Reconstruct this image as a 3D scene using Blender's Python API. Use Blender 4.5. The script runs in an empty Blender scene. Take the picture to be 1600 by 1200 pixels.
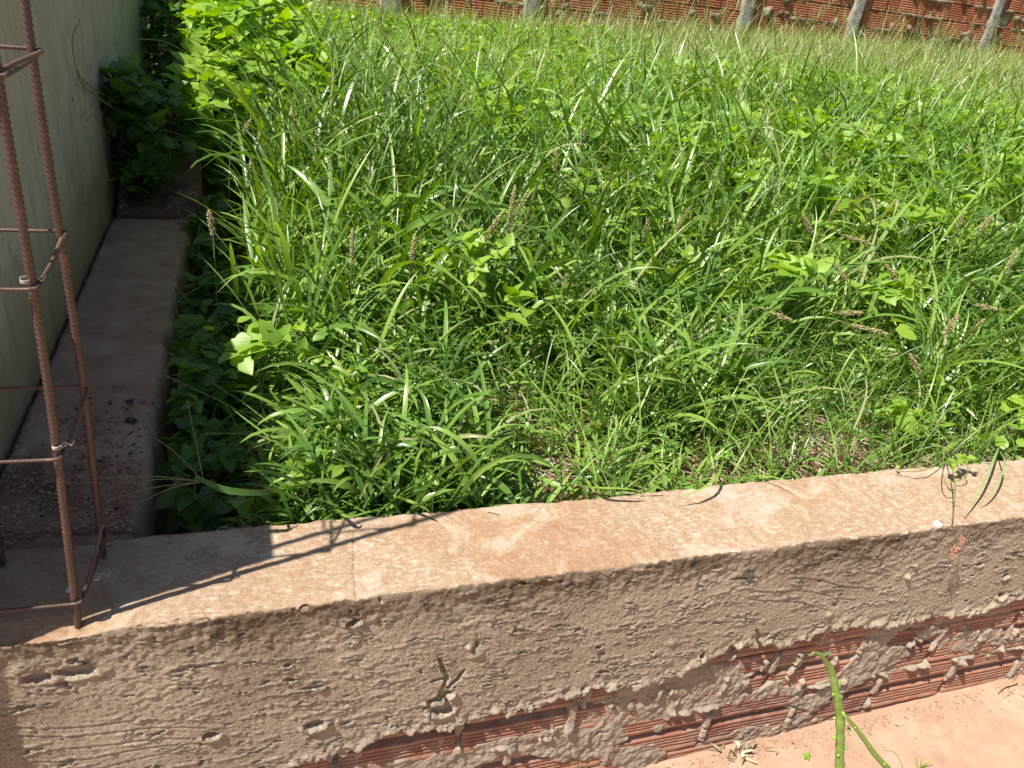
import bpy, math, random
import numpy as np
from mathutils import Vector, Matrix

S = bpy.context.scene
COL = S.collection
random.seed(7)
RNG = np.random.default_rng(11)
R_ = math.radians

# ------------------------------------------------------------------ camera
CAM_LOC = Vector((0.0, 0.0, 1.05))
F_PX, CX, CY = 1200.0, 800.0, 600.0
CAM_R = np.array([[0.95134, 0.03876, -0.30570], [0.0, 0.0, 0.0], [0.0, 0.0, 0.0]])
_q = np.array([4500 - CX, -(450 - CY), -F_PX]); _p = np.array([0.0, 670.0, -F_PX])
_up = np.cross(_q, _p); _up /= np.linalg.norm(_up)
if _up[1] < 0: _up = -_up
_X = _q / np.linalg.norm(_q); _Y = np.cross(_up, _X)
CAM_R = np.array([_X, _Y, _up])
cam_d = bpy.data.cameras.new("camera")
cam_d.sensor_width = 36.0; cam_d.lens = 27.0
cam_d.clip_start = 0.01; cam_d.clip_end = 500.0
cam = bpy.data.objects.new("camera", cam_d); COL.objects.link(cam)
M4 = Matrix([[*CAM_R[i], CAM_LOC[i]] for i in range(3)] + [[0, 0, 0, 1]])
cam.matrix_world = M4
S.camera = cam

# ------------------------------------------------------------------ world, sun, exposure
SUN_DIR = Vector((-0.64, -0.195, 1.0)).normalized()      # towards the sun
elev = math.asin(SUN_DIR.z)
w = bpy.data.worlds.new("World"); S.world = w; w.use_nodes = True
nt = w.node_tree; nt.nodes.clear()
sky = nt.nodes.new("ShaderNodeTexSky"); sky.sky_type = 'NISHITA'; sky.sun_disc = False
sky.sun_elevation = elev; sky.sun_rotation = math.atan2(SUN_DIR.x, SUN_DIR.y)
bg = nt.nodes.new("ShaderNodeBackground"); bg.inputs[1].default_value = 0.06
ow = nt.nodes.new("ShaderNodeOutputWorld")
nt.links.new(sky.outputs[0], bg.inputs[0]); nt.links.new(bg.outputs[0], ow.inputs[0])
sd = bpy.data.lights.new("sun", 'SUN'); sd.energy = 5.0; sd.angle = R_(0.55); sd.color = (1.0, 0.965, 0.90)
so = bpy.data.objects.new("sun", sd); COL.objects.link(so)
so.rotation_euler = SUN_DIR.to_track_quat('Z', 'Y').to_euler(); so.location = (-5, -2, 8)
S.view_settings.view_transform = 'Standard'; S.view_settings.look = 'None'
S.view_settings.gamma = 1.0; S.view_settings.exposure = 0.66
S.render.engine = 'CYCLES'
S.cycles.max_bounces = 6; S.cycles.diffuse_bounces = 3; S.cycles.transmission_bounces = 4
S.cycles.use_denoising = True

# ------------------------------------------------------------------ helpers
def tag(o, label=None, cat=None, group=None, kind=None):
    if label: o['label'] = label
    if cat: o['category'] = cat
    if group: o['group'] = group
    if kind: o['kind'] = kind
    return o

def empty(name, loc=(0, 0, 0), rz=0.0):
    o = bpy.data.objects.new(name, None); COL.objects.link(o)
    o.empty_display_size = 0.05; o.location = loc; o.rotation_euler = (0, 0, rz)
    return o

def mesh_np(name, V, Fs, mats, parent=None, smooth=False, attrs=None, org=None):
    """V (n,3); Fs list of (m,k) index arrays; org = origin for the object"""
    V = np.asarray(V, np.float32).reshape(-1, 3).copy()
    if org is not None: V -= np.array(org, np.float32)
    me = bpy.data.meshes.new(name)
    me.vertices.add(len(V)); me.vertices.foreach_set('co', V.ravel())
    Fs = [np.asarray(f, np.int32) for f in (Fs if isinstance(Fs, list) else [Fs]) if len(f)]
    loops = np.concatenate([f.ravel() for f in Fs])
    counts = np.concatenate([np.full(len(f), f.shape[1], np.int32) for f in Fs])
    starts = np.concatenate([[0], np.cumsum(counts)[:-1]]).astype(np.int32)
    me.loops.add(len(loops)); me.loops.foreach_set('vertex_index', loops)
    me.polygons.add(len(counts)); me.polygons.foreach_set('loop_start', starts)
    if smooth: me.polygons.foreach_set('use_smooth', np.ones(len(counts), bool))
    for m in (mats if isinstance(mats, (list, tuple)) else [mats]): me.materials.append(m)
    if attrs:
        for k, v in attrs.items():
            a = me.attributes.new(k, 'FLOAT', 'POINT'); a.data.foreach_set('value', np.asarray(v, np.float32))
    me.update(calc_edges=True)
    o = bpy.data.objects.new(name, me); COL.objects.link(o)
    if org is not None: o.location = org
    if parent is not None:
        o.parent = parent
        if org is not None: o.location = Vector(org) - Vector(parent.location)
    return o

def _h(ix, iy, s):
    n = (ix.astype(np.int64) * 374761393 + iy.astype(np.int64) * 668265263 + s * 1442695041) & 0xffffffff
    n = ((n ^ (n >> 13)) * 1274126177) & 0xffffffff
    n = ((n ^ (n >> 16)) * 2246822519) & 0xffffffff
    return ((n ^ (n >> 15)) & 0xffffff) / float(0xffffff)

def vn(x, y, s=0):
    x = np.asarray(x, float); y = np.asarray(y, float)
    x, y = np.broadcast_arrays(x, y)
    ix = np.floor(x); iy = np.floor(y); fx = x - ix; fy = y - iy
    fx = fx * fx * (3 - 2 * fx); fy = fy * fy * (3 - 2 * fy)
    a = _h(ix, iy, s); b = _h(ix + 1, iy, s); c = _h(ix, iy + 1, s); d = _h(ix + 1, iy + 1, s)
    return (a * (1 - fx) + b * fx) * (1 - fy) + (c * (1 - fx) + d * fx) * fy * 1.0

def fbm(x, y, s=0, o=4):
    r = 0; a = 1; t = 0; x = np.asarray(x, float); y = np.asarray(y, float)
    for i in range(o):
        r = r + a * vn(x + 13.7 * i, y - 7.1 * i, s + i); t += a; a *= 0.5
        x, y = 2.03 * (0.80 * x - 0.60 * y), 2.03 * (0.60 * x + 0.80 * y)
    return r / t

def ss(a, b, x):
    t = np.clip((x - a) / (b - a), 0, 1); return t * t * (3 - 2 * t)

def pix_ray(px, py):
    d = CAM_R @ np.array([px - CX, -(py - CY), -F_PX]); return d / np.linalg.norm(d)
def at(px, py, z=None, y=None, x=None):
    """world point that the photograph shows at a pixel, on a plane z, y or x = const"""
    d = pix_ray(px, py); C = np.array(CAM_LOC)
    if z is not None: t = (z - C[2]) / d[2]
    elif y is not None: t = (y - C[1]) / d[1]
    else: t = (x - C[0]) / d[0]
    return C + t * d
def at_d(px, py, dist): return np.array(CAM_LOC) + pix_ray(px, py) * dist

def smooth_path(P, n):
    """Catmull-Rom through points"""
    P = np.asarray(P, float); m = len(P)
    if m < 3:
        t = np.linspace(0, 1, n)[:, None]; return P[0] * (1 - t) + P[-1] * t
    Q = np.vstack([2 * P[0] - P[1], P, 2 * P[-1] - P[-2]])
    out = []
    for u in np.linspace(0, m - 1 - 1e-6, n):
        i = int(u); f = u - i; a, b, c, d = Q[i:i + 4]
        out.append(0.5 * (2 * b + (c - a) * f + (2 * a - 5 * b + 4 * c - d) * f * f + (3 * b - a - 3 * c + d) * f ** 3))
    return np.array(out)

def tube_np(P, rad, k=8, cap=True, ribs=None):
    """returns V, quads, tris ; P path, rad scalar or per-point"""
    P = np.asarray(P, float); n = len(P); rad = np.broadcast_to(rad, (n,)).astype(float)
    T = np.gradient(P, axis=0); T /= np.linalg.norm(T, axis=1)[:, None] + 1e-12
    ref = np.array([0, 0, 1.0]) if abs(T[0][2]) < 0.8 else np.array([1.0, 0, 0])
    A = np.zeros_like(P); a = np.cross(T[0], ref); a /= np.linalg.norm(a); A[0] = a
    for i in range(1, n):
        a = A[i - 1] - T[i] * (A[i - 1] @ T[i]); A[i] = a / (np.linalg.norm(a) + 1e-12)
    B = np.cross(T, A)
    ang = np.linspace(0, 2 * np.pi, k, endpoint=False)
    rr = rad[:, None] * np.ones(k)
    if ribs is not None:
        s = np.concatenate([[0], np.cumsum(np.linalg.norm(np.diff(P, axis=0), axis=1))])
        ph = (s[:, None] / ribs[0] + np.abs(((ang + np.pi / 2) % (2 * np.pi)) / np.pi - 1.0) * 1.1) % 1.0
        rr = rr + ribs[1] * np.exp(-((ph - 0.5) / 0.16) ** 2)
        rr = np.maximum(rr, (rad[:, None] + ribs[1]) * np.exp(-((np.cos(ang) / 1.0 - 1) ** 2) / 0.01))
    V = P[:, None, :] + rr[..., None] * (np.cos(ang)[None, :, None] * A[:, None, :] + np.sin(ang)[None, :, None] * B[:, None, :])
    i = np.arange(n - 1)[:, None] * k; j = np.arange(k)[None, :]; j2 = (j + 1) % k
    Q = np.stack([i + j, i + j2, i + k + j2, i + k + j], -1).reshape(-1, 4)
    V = V.reshape(-1, 3); Tq = np.zeros((0, 3), int)
    if cap:
        c0 = len(V); V = np.vstack([V, P[0], P[-1]])
        j = np.arange(k); j2 = (j + 1) % k
        Tq = np.vstack([np.stack([np.full(k, c0), j2, j], -1), np.stack([np.full(k, c0 + 1), (n - 1) * k + j, (n - 1) * k + j2], -1)])
    return V, Q, Tq

class MB:
    def __init__(s): s.V = []; s.Q = []; s.T = []; s.n = 0; s.A = []
    def add(s, V, Q=None, T=None, a=0.5):
        V = np.asarray(V, float).reshape(-1, 3)
        if Q is not None and len(Q): s.Q.append(np.asarray(Q) + s.n)
        if T is not None and len(T): s.T.append(np.asarray(T) + s.n)
        s.V.append(V); s.A.append(np.broadcast_to(a, (len(V),)).astype(float)); s.n += len(V)
    def tube(s, P, rad, k=8, cap=True, ribs=None, a=0.5):
        V, Q, T = tube_np(P, rad, k, cap, ribs); s.add(V, Q, T, a)
    def box(s, a, b, jit=0.0, ang=0.0):
        x0, y0, z0 = a; x1, y1, z1 = b
        V = np.array([[x0, y0, z0], [x1, y0, z0], [x1, y1, z0], [x0, y1, z0], [x0, y0, z1], [x1, y0, z1], [x1, y1, z1], [x0, y1, z1]], float)
        V += RNG.normal(0, 1, V.shape) * jit
        s.add(V, [[0, 3, 2, 1], [4, 5, 6, 7], [0, 1, 5, 4], [1, 2, 6, 5], [2, 3, 7, 6], [3, 0, 4, 7]])
    def build(s, name, mat, parent=None, smooth=False, org=None, attr='v'):
        Fs = []
        if s.Q: Fs.append(np.concatenate(s.Q))
        if s.T: Fs.append(np.concatenate(s.T))
        return mesh_np(name, np.concatenate(s.V), Fs, mat, parent, smooth, {attr: np.concatenate(s.A)}, org)

def strips(P, phi, th, kap, L, W, n=6, prof='blade', fold=0.25, roll=0.0, dphi=0.0, across=3, pw=1.3):
    """leaf-like strips. Returns V (N*(n+1)*across,3), Q, tpar"""
    P = np.asarray(P, float); N = len(P)
    b = lambda a: np.broadcast_to(np.asarray(a, float), (N,))
    phi, th, kap, L, W, roll, dphi, fold = map(b, (phi, th, kap, L, W, roll, dphi, fold))
    t = np.linspace(0, 1, n + 1)[None, :]
    TH = th[:, None] + kap[:, None] * t ** pw; PH = phi[:, None] + dphi[:, None] * t
    D = np.stack([np.sin(TH) * np.cos(PH), np.sin(TH) * np.sin(PH), np.cos(TH)], -1)
    step = (L / n)[:, None, None]
    mid = 0.5 * (D[:, 1:] + D[:, :-1]) * step
    C = P[:, None, :] + np.concatenate([np.zeros((N, 1, 3)), np.cumsum(mid, 1)], 1)
    Sd = np.stack([-np.sin(PH), np.cos(PH), np.zeros_like(PH)], -1)
    Nn = np.cross(D, Sd)
    cr = np.cos(roll)[:, None, None]; sr = np.sin(roll)[:, None, None]
    S2 = cr * Sd + sr * Nn; N2 = -sr * Sd + cr * Nn
    if prof == 'blade': wt = np.minimum(0.55 + 2.2 * t, 1.0) * (1 - t ** 2.6) ** 0.8
    elif prof == 'leaf': wt = np.sin(np.pi * np.clip(t, 0, 1) ** 0.62) ** 0.8
    elif prof == 'lobed': wt = np.interp(t, [0, .12, .28, .42, .5, .62, .8, 1], [.08, .75, 1.0, .8, .62, .7, .42, 0])
    else: wt = np.ones_like(t)
    hw = (0.5 * W[:, None] * wt)[..., None]
    f = fold[:, None, None]
    if across == 3: V = np.stack([C + S2 * hw + N2 * hw * f, C, C - S2 * hw + N2 * hw * f], 2)
    else: V = np.stack([C + S2 * hw, C - S2 * hw], 2)
    a = across
    i = (np.arange(N)[:, None, None] * (n + 1) + np.arange(n)[None, :, None]) * a + np.arange(a - 1)[None, None, :]
    Q = np.stack([i, i + 1, i + 1 + a, i + a], -1).reshape(-1, 4)
    return V.reshape(-1, 3), Q, np.broadcast_to(t[:, :, None], (N, n + 1, a)).reshape(-1), C

# ------------------------------------------------------------------ materials
def mat(name):
    m = bpy.data.materials.new(name); m.use_nodes = True
    n = m.node_tree.nodes; n.clear()
    out = n.new("ShaderNodeOutputMaterial"); p = n.new("ShaderNodeBsdfPrincipled")
    m.node_tree.links.new(p.outputs[0], out.inputs[0])
    return m, m.node_tree, p, out

class NG:
    """small node-graph helper"""
    def __init__(s, nt): s.nt = nt
    def node(s, t, **k):
        n = s.nt.nodes.new(t)
        for a, v in k.items(): setattr(n, a, v)
        return n
    def link(s, a, b): s.nt.links.new(a, b)
    def coord(s, scale=(1, 1, 1), rot=(0, 0, 0)):
        tc = s.node("ShaderNodeNewGeometry"); mp = s.node("ShaderNodeMapping")
        mp.inputs['Scale'].default_value = scale; mp.inputs['Rotation'].default_value = rot
        s.link(tc.outputs['Position'], mp.inputs[0]); return mp.outputs[0]
    def noise(s, vec, scale, detail=4, rough=0.55, dist=0.0):
        n = s.node("ShaderNodeTexNoise"); n.inputs['Scale'].default_value = scale
        n.inputs['Detail'].default_value = detail; n.inputs['Roughness'].default_value = rough
        n.inputs['Distortion'].default_value = dist
        s.link(vec, n.inputs['Vector']); return n.outputs[0]
    def ramp(s, fac, stops, interp='LINEAR'):
        r = s.node("ShaderNodeValToRGB"); e = r.color_ramp.elements; r.color_ramp.interpolation = interp
        while len(e) < len(stops): e.new(0.5)
        for el, (p, c) in zip(e, stops):
            el.position = p; el.color = (*c, 1) if len(c) == 3 else c
        s.link(fac, r.inputs[0]); return r.outputs[0]
    def mix(s, fac, a, b, mode='MIX'):
        m = s.node("ShaderNodeMix", data_type='RGBA', blend_type=mode)
        for inp, v in ((m.inputs[0], fac), (m.inputs[6], a), (m.inputs[7], b)):
            if isinstance(v, bpy.types.NodeSocket): s.link(v, inp)
            else: inp.default_value = v if isinstance(v, (int, float)) else ((*v, 1) if len(v) == 3 else v)
        return m.outputs[2]
    def math(s, op, a, b=0.0, c=None):
        m = s.node("ShaderNodeMath", operation=op)
        for inp, v in zip(m.inputs, (a, b) if c is None else (a, b, c)):
            if isinstance(v, bpy.types.NodeSocket): s.link(v, inp)
            else: inp.default_value = v
        return m.outputs[0]
    def bump(s, h, strength, dist, prev=None):
        b = s.node("ShaderNodeBump"); b.inputs['Strength'].default_value = strength; b.inputs['Distance'].default_value = dist
        s.link(h, b.inputs['Height'])
        if prev is not None: s.link(prev, b.inputs['Normal'])
        return b.outputs[0]
    def attr(s, name):
        a = s.node("ShaderNodeAttribute"); a.attribute_name = name; return a.outputs['Fac']

def G(c, k): return tuple(x * k for x in c)

def foliage_mat(name, stops, rough=0.38, trans=0.38, tint=(1.15, 1.1, 0.45), bump=0.0, spec=0.5, vein=False):
    m, nt_, p, out = mat(name); g = NG(nt_)
    v = g.attr('v')
    c = g.ramp(v, stops)
    nz = g.noise(g.coord(), 14, 3)
    c = g.mix(g.math('MULTIPLY', nz, 0.35), c, (0.16, 0.17, 0.03))
    g.link(c, p.inputs['Base Color'])
    p.inputs['Roughness'].default_value = rough; p.inputs['Specular IOR Level'].default_value = spec
    if vein:
        p.inputs['Normal'].default_value
        b = g.bump(g.noise(g.coord(), 160, 2), 0.35, 0.002); g.link(b, p.inputs['Normal'])
    tr = g.node("ShaderNodeBsdfTranslucent")
    tc = g.mix(1.0, c, (*tint,), 'MULTIPLY'); 
    hs = g.node("ShaderNodeHueSaturation"); hs.inputs['Saturation'].default_value = 1.1; hs.inputs['Value'].default_value = 1.8
    g.link(tc, hs.inputs['Color']); g.link(hs.outputs[0], tr.inputs[0])
    mx = g.node("ShaderNodeMixShader"); mx.inputs[0].default_value = trans
    g.link(p.outputs[0], mx.inputs[1]); g.link(tr.outputs[0], mx.inputs[2]); g.link(mx.outputs[0], out.inputs[0])
    return m

M_GRASS = foliage_mat("grass_leaf", [(0.0, (0.52, 0.48, 0.28)), (0.05, (0.24, 0.30, 0.09)), (0.22, (0.045, 0.12, 0.025)),
                                     (0.50, (0.115, 0.25, 0.042)), (0.75, (0.30, 0.46, 0.09)), (0.93, (0.31, 0.46, 0.16)), (1.0, (0.34, 0.47, 0.24))], rough=0.31, trans=0.29, tint=(1.03, 1.0, 0.5))
M_STEM = foliage_mat("grass_stem", [(0.0, (0.12, 0.19, 0.05)), (0.6, (0.20, 0.25, 0.07)), (1.0, (0.40, 0.35, 0.17))], rough=0.5, trans=0.15)
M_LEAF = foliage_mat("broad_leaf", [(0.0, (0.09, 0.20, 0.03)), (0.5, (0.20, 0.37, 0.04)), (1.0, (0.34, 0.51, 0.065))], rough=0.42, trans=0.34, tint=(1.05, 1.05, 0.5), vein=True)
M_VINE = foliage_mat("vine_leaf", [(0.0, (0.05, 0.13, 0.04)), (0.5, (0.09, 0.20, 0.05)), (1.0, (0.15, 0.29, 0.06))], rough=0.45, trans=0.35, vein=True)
M_DRY = foliage_mat("dry_straw", [(0.0, (0.20, 0.13, 0.08)), (0.35, (0.36, 0.26, 0.17)), (0.75, (0.52, 0.43, 0.30)), (1.0, (0.68, 0.62, 0.50))], rough=0.7, trans=0.12, tint=(1, 1, 1))
M_SEED = foliage_mat("seed_husk", [(0.0, (0.24, 0.15, 0.09)), (0.5, (0.47, 0.37, 0.20)), (1.0, (0.55, 0.57, 0.22))], rough=0.7, trans=0.12, tint=(1, 1, 1))
M_FEATHER = foliage_mat("feathery_leaf", [(0.0, (0.08, 0.13, 0.06)), (1.0, (0.16, 0.22, 0.11))], rough=0.6, trans=0.2)
M_SUCC = foliage_mat("fleshy_stem", [(0.0, (0.14, 0.26, 0.04)), (1.0, (0.32, 0.47, 0.09))], rough=0.5, trans=0.08, vein=True)

def concrete_top_front():
    m, nt_, p, out = mat("cast_concrete"); g = NG(nt_)
    co = g.coord()
    geo = g.node("ShaderNodeNewGeometry"); sep = g.node("ShaderNodeSeparateXYZ"); g.link(geo.outputs['Position'], sep.inputs[0])
    # top: pale peach laitance with reddish dust, mineral flecks
    n1 = g.noise(co, 9, 6, 0.62, 0.6); n2 = g.noise(g.coord((1, 2.2, 1)), 60, 5, 0.65); n3 = g.noise(co, 300, 3, 0.7)
    top = g.ramp(n1, [(0.30, (0.37, 0.225, 0.135)), (0.43, (0.49, 0.345, 0.23)), (0.52, (0.43, 0.28, 0.175)), (0.66, (0.57, 0.43, 0.305))])
    top = g.mix(g.ramp(n2, [(0.50, (0, 0, 0)), (0.68, (1, 1, 1))]), top, (0.70, 0.56, 0.42))
    top = g.mix(g.ramp(n3, [(0.30, (1, 1, 1)), (0.44, (0, 0, 0))]), top, (0.30, 0.18, 0.11))
    top = g.mix(g.math('MULTIPLY', g.ramp(g.noise(co, 3.1, 3), [(0.45, (0, 0, 0)), (0.7, (1, 1, 1))]), 0.75), top, (0.40, 0.22, 0.11))
    top = g.mix(g.math('MULTIPLY', g.ramp(g.noise(co, 6.1, 5, 0.7, 0.7), [(0.53, (0, 0, 0)), (0.63, (1, 1, 1))]), 0.6), top, (0.66, 0.53, 0.40))
    vor = g.node("ShaderNodeTexVoronoi"); vor.inputs['Scale'].default_value = 26; g.link(co, vor.inputs['Vector'])
    vr = g.math('LESS_THAN', g.math('ADD', vor.outputs['Distance'], g.math('MULTIPLY', n3, 0.12)), 0.17)
    vc = g.math('GREATER_THAN', g.noise(co, 7.3, 1), 0.66)
    top = g.mix(g.math('MULTIPLY', g.math('MULTIPLY', vr, vc), 0.7), top, (0.25, 0.24, 0.21))
    fleck = g.ramp(g.noise(g.coord((1, 2.0, 1), (0, 0, 0.6)), 85, 3, 0.6), [(0.62, (0, 0, 0)), (0.68, (1, 1, 1))])
    top = g.mix(g.math('MULTIPLY', g.math('MULTIPLY', fleck, 0.8), g.ramp(g.noise(co, 4.4, 3), [(.45, (0, 0, 0)), (.6, (1, 1, 1))])), top, (0.74, 0.66, 0.55))
    ring = g.ramp(g.noise(co, 23, 2, 0.5, 1.5), [(0.475, (0, 0, 0)), (0.495, (1, 1, 1)), (0.505, (1, 1, 1)), (0.525, (0, 0, 0))])
    top = g.mix(g.math('MULTIPLY', ring, 0.16), top, (0.30, 0.16, 0.09))
    # front: grey-brown cement render, dark lichen band under the edge
    f1 = g.noise(co, 6, 5, 0.6, 0.5); f2 = g.noise(co, 70, 5, 0.7); f3 = g.noise(co, 380, 3, 0.7)
    fr = g.ramp(f1, [(0.34, (0.34, 0.26, 0.18)), (0.5, (0.455, 0.36, 0.255)), (0.66, (0.54, 0.44, 0.32))])
    fr = g.mix(g.math('MULTIPLY', f2, 0.38), fr, (0.22, 0.17, 0.125))
    fr = g.mix(g.ramp(f3, [(0.52, (0, 0, 0)), (0.62, (1, 1, 1))]), fr, (0.56, 0.47, 0.36))
    fr = g.mix(g.ramp(g.noise(co, 240, 4, 0.8), [(0.36, (1, 1, 1)), (0.45, (0, 0, 0))]), fr, (0.19, 0.14, 0.10))
    z = sep.outputs[2]
    edge = g.math('ADD', z, g.math('MULTIPLY', g.math('SUBTRACT', g.noise(co, 11, 5, 0.6), 0.5), 0.12))
    band = g.ramp(edge, [(0.02, (0, 0, 0)), (0.085, (1, 1, 1))])
    bandn = g.math('MULTIPLY', band, g.ramp(g.noise(co, 5.2, 4), [(0.36, (0.30, 0.30, 0.30)), (0.58, (1.0, 1.0, 1.0))]))
    fr = g.mix(bandn, fr, g.mix(f2, (0.08, 0.055, 0.035), (0.27, 0.19, 0.125)))
    spots = g.ramp(g.noise(co, 17, 4, 0.6), [(0.60, (0, 0, 0)), (0.70, (1, 1, 1))])
    spz = g.ramp(edge, [(0.0, (0, 0, 0)), (0.045, (1, 1, 1))])
    fr = g.mix(g.math('MULTIPLY', g.math('MULTIPLY', spots, spz), 0.7), fr, (0.05, 0.045, 0.028))
    # loose mortar lower down is paler
    low = g.ramp(g.math('MULTIPLY', z, -1.0), [(0.17, (0, 0, 0)), (0.30, (1, 1, 1))])
    fr = g.mix(g.math('MULTIPLY', low, 0.5), fr, g.mix(f2, (0.27, 0.20, 0.155), (0.50, 0.41, 0.335)))
    nsep = g.node("ShaderNodeSeparateXYZ"); g.link(geo.outputs['True Normal'], nsep.inputs[0])
    istop = g.math('MULTIPLY', g.ramp(nsep.outputs[2], [(0.55, (0, 0, 0)), (0.85, (1, 1, 1))]), g.math('GREATER_THAN', z, 0.083))
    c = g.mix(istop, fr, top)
    # left third of the top browner and darker, except along the front edge, white lime drips
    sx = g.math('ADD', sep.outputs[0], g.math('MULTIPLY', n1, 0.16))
    left_brown = g.math('MULTIPLY', g.ramp(g.math('ADD', sx, 0.5), [(0.28, (1, 1, 1)), (0.62, (0, 0, 0))]), 0.45)
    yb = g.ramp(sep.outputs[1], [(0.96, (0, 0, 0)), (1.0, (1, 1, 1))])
    c = g.mix(g.math('MULTIPLY', g.math('MULTIPLY', left_brown, istop), yb), c, (0.30, 0.20, 0.14))
    wh = g.math('MULTIPLY', g.math('GREATER_THAN', g.noise(co, 38, 2), 0.735), g.math('LESS_THAN', sep.outputs[0], -0.1))
    c = g.mix(g.math('MULTIPLY', wh, istop), c, (0.75, 0.77, 0.76))
    g.link(c, p.inputs['Base Color']); p.inputs['Roughness'].default_value = 0.93; p.inputs['Specular IOR Level'].default_value = 0.2
    bt = g.bump(g.math('ADD', n3, g.math('MULTIPLY', n2, 0.6)), 0.7, 0.002)
    bt = g.bump(g.noise(g.coord((1, 1, 2.4), (0, 0.12, 0)), 190, 6, 0.8, 0.3), 0.8, 0.0035, bt)
    g.link(bt, p.inputs['Normal'])
    return m
M_CONC = concrete_top_front()

def simple_rough(name, stops, sc=8, bump=(0.5, 0.003, 120), rough=0.9, extra=None):
    m, nt_, p, out = mat(name); g = NG(nt_); co = g.coord()
    c = g.ramp(g.noise(co, sc, 6, 0.62, 0.4), stops)
    if extra: c = extra(g, co, c)
    g.link(c, p.inputs['Base Color']); p.inputs['Roughness'].default_value = rough; p.inputs['Specular IOR Level'].default_value = 0.25
    g.link(g.bump(g.noise(co, bump[2], 5, 0.7), bump[0], bump[1]), p.inputs['Normal'])
    return m

def brick_extra(g, co, c):
    c = g.mix(0.5, c, g.mix(g.attr('v'), (0.17, 0.07, 0.05), (0.52, 0.25, 0.15)))
    return g.mix(g.math('MULTIPLY', g.ramp(g.noise(co, 30, 5, 0.75), [(0.42, (0, 0, 0)), (0.64, (1, 1, 1))]), 0.65), c, (0.40, 0.29, 0.22))
M_BRICK = simple_rough("fired_clay", [(0.3, (0.23, 0.085, 0.055)), (0.5, (0.37, 0.145, 0.09)), (0.7, (0.47, 0.22, 0.14))], 13, (0.4, 0.002, 220), 0.8, brick_extra)
M_BRICKF = simple_rough("weathered_clay", [(0.3, (0.36, 0.115, 0.06)), (0.5, (0.54, 0.20, 0.11)), (0.72, (0.66, 0.31, 0.18))], 2.5, (0.4, 0.004, 60), 0.85,
                        lambda g, co, c: g.mix(g.math('MULTIPLY', g.ramp(g.noise(co, 9, 5, 0.7), [(0.5, (0, 0, 0)), (0.7, (1, 1, 1))]), 0.4), g.mix(0.4, c, g.mix(g.attr('v'), (0.28, 0.08, 0.05), (0.66, 0.27, 0.14))), (0.16, 0.10, 0.07)))
M_MORTF = simple_rough("old_mortar", [(0.3, (0.13, 0.10, 0.065)), (0.5, (0.26, 0.20, 0.13)), (0.7, (0.52, 0.44, 0.32))], 9, (0.9, 0.012, 40))
M_POST = simple_rough("post_concrete", [(0.3, (0.22, 0.20, 0.17)), (0.5, (0.36, 0.33, 0.29)), (0.7, (0.50, 0.47, 0.42))], 14, (0.9, 0.01, 50))
M_DIRT = simple_rough("packed_earth", [(0.28, (0.36, 0.21, 0.13)), (0.5, (0.42, 0.27, 0.18)), (0.72, (0.48, 0.325, 0.23))], 5, (0.5, 0.004, 90), 0.95,
                      lambda g, co, c: g.mix(g.math('MULTIPLY', g.ramp(g.noise(co, 60, 5, 0.75), [(0.52, (0, 0, 0)), (0.75, (1, 1, 1))]), 0.5), g.mix(g.math('MULTIPLY', g.ramp(g.noise(co, 11, 6, 0.75, 0.5), [(0.44, (0, 0, 0)), (0.64, (1, 1, 1))]), 0.5), c, (0.52, 0.37, 0.27)), (0.30, 0.16, 0.095)))
M_SOIL = simple_rough("garden_soil", [(0.3, (0.13, 0.06, 0.035)), (0.5, (0.26, 0.125, 0.07)), (0.7, (0.40, 0.22, 0.13))], 14, (0.9, 0.008, 70))
M_LEDGE = simple_rough("footing_concrete", [(0.3, (0.32, 0.18, 0.115)), (0.5, (0.45, 0.275, 0.185)), (0.7, (0.54, 0.36, 0.26))], 10, (0.9, 0.006, 70), 0.95,
                       lambda g, co, c: g.mix(g.math('MULTIPLY', g.ramp(g.noise(g.coord((0.5, 3, 1)), 22, 5, 0.7), [(0.48, (0, 0, 0)), (0.72, (1, 1, 1))]), 0.5), c, (0.46, 0.33, 0.26)))
M_RUB = simple_rough("broken_brick", [(0.35, (0.10, 0.06, 0.045)), (0.48, (0.20, 0.135, 0.10)), (0.56, (0.22, 0.10, 0.07)), (0.66, (0.38, 0.30, 0.235))], 16, (0.9, 0.01, 60), 0.95)
M_STONE = simple_rough("dark_stone", [(0.3, (0.03, 0.03, 0.033)), (0.7, (0.10, 0.10, 0.105))], 60, (0.6, 0.002, 200), 0.6)
M_PEB = simple_rough("pebble", [(0.3, (0.20, 0.11, 0.07)), (0.7, (0.45, 0.30, 0.20))], 50, (0.6, 0.002, 200))
M_WOOD = simple_rough("grey_stick", [(0.3, (0.10, 0.08, 0.06)), (0.7, (0.28, 0.24, 0.19))], 30, (0.6, 0.002, 200))
M_BLACK = simple_rough("dark_iron", [(0.3, (0.015, 0.012, 0.01)), (0.7, (0.05, 0.035, 0.028))], 30, (0.5, 0.002, 200), 0.7)
M_WIRE = simple_rough("tie_wire", [(0.3, (0.25, 0.23, 0.20)), (0.7, (0.52, 0.48, 0.42))], 80, (0.3, 0.001, 300), 0.45)

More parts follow.
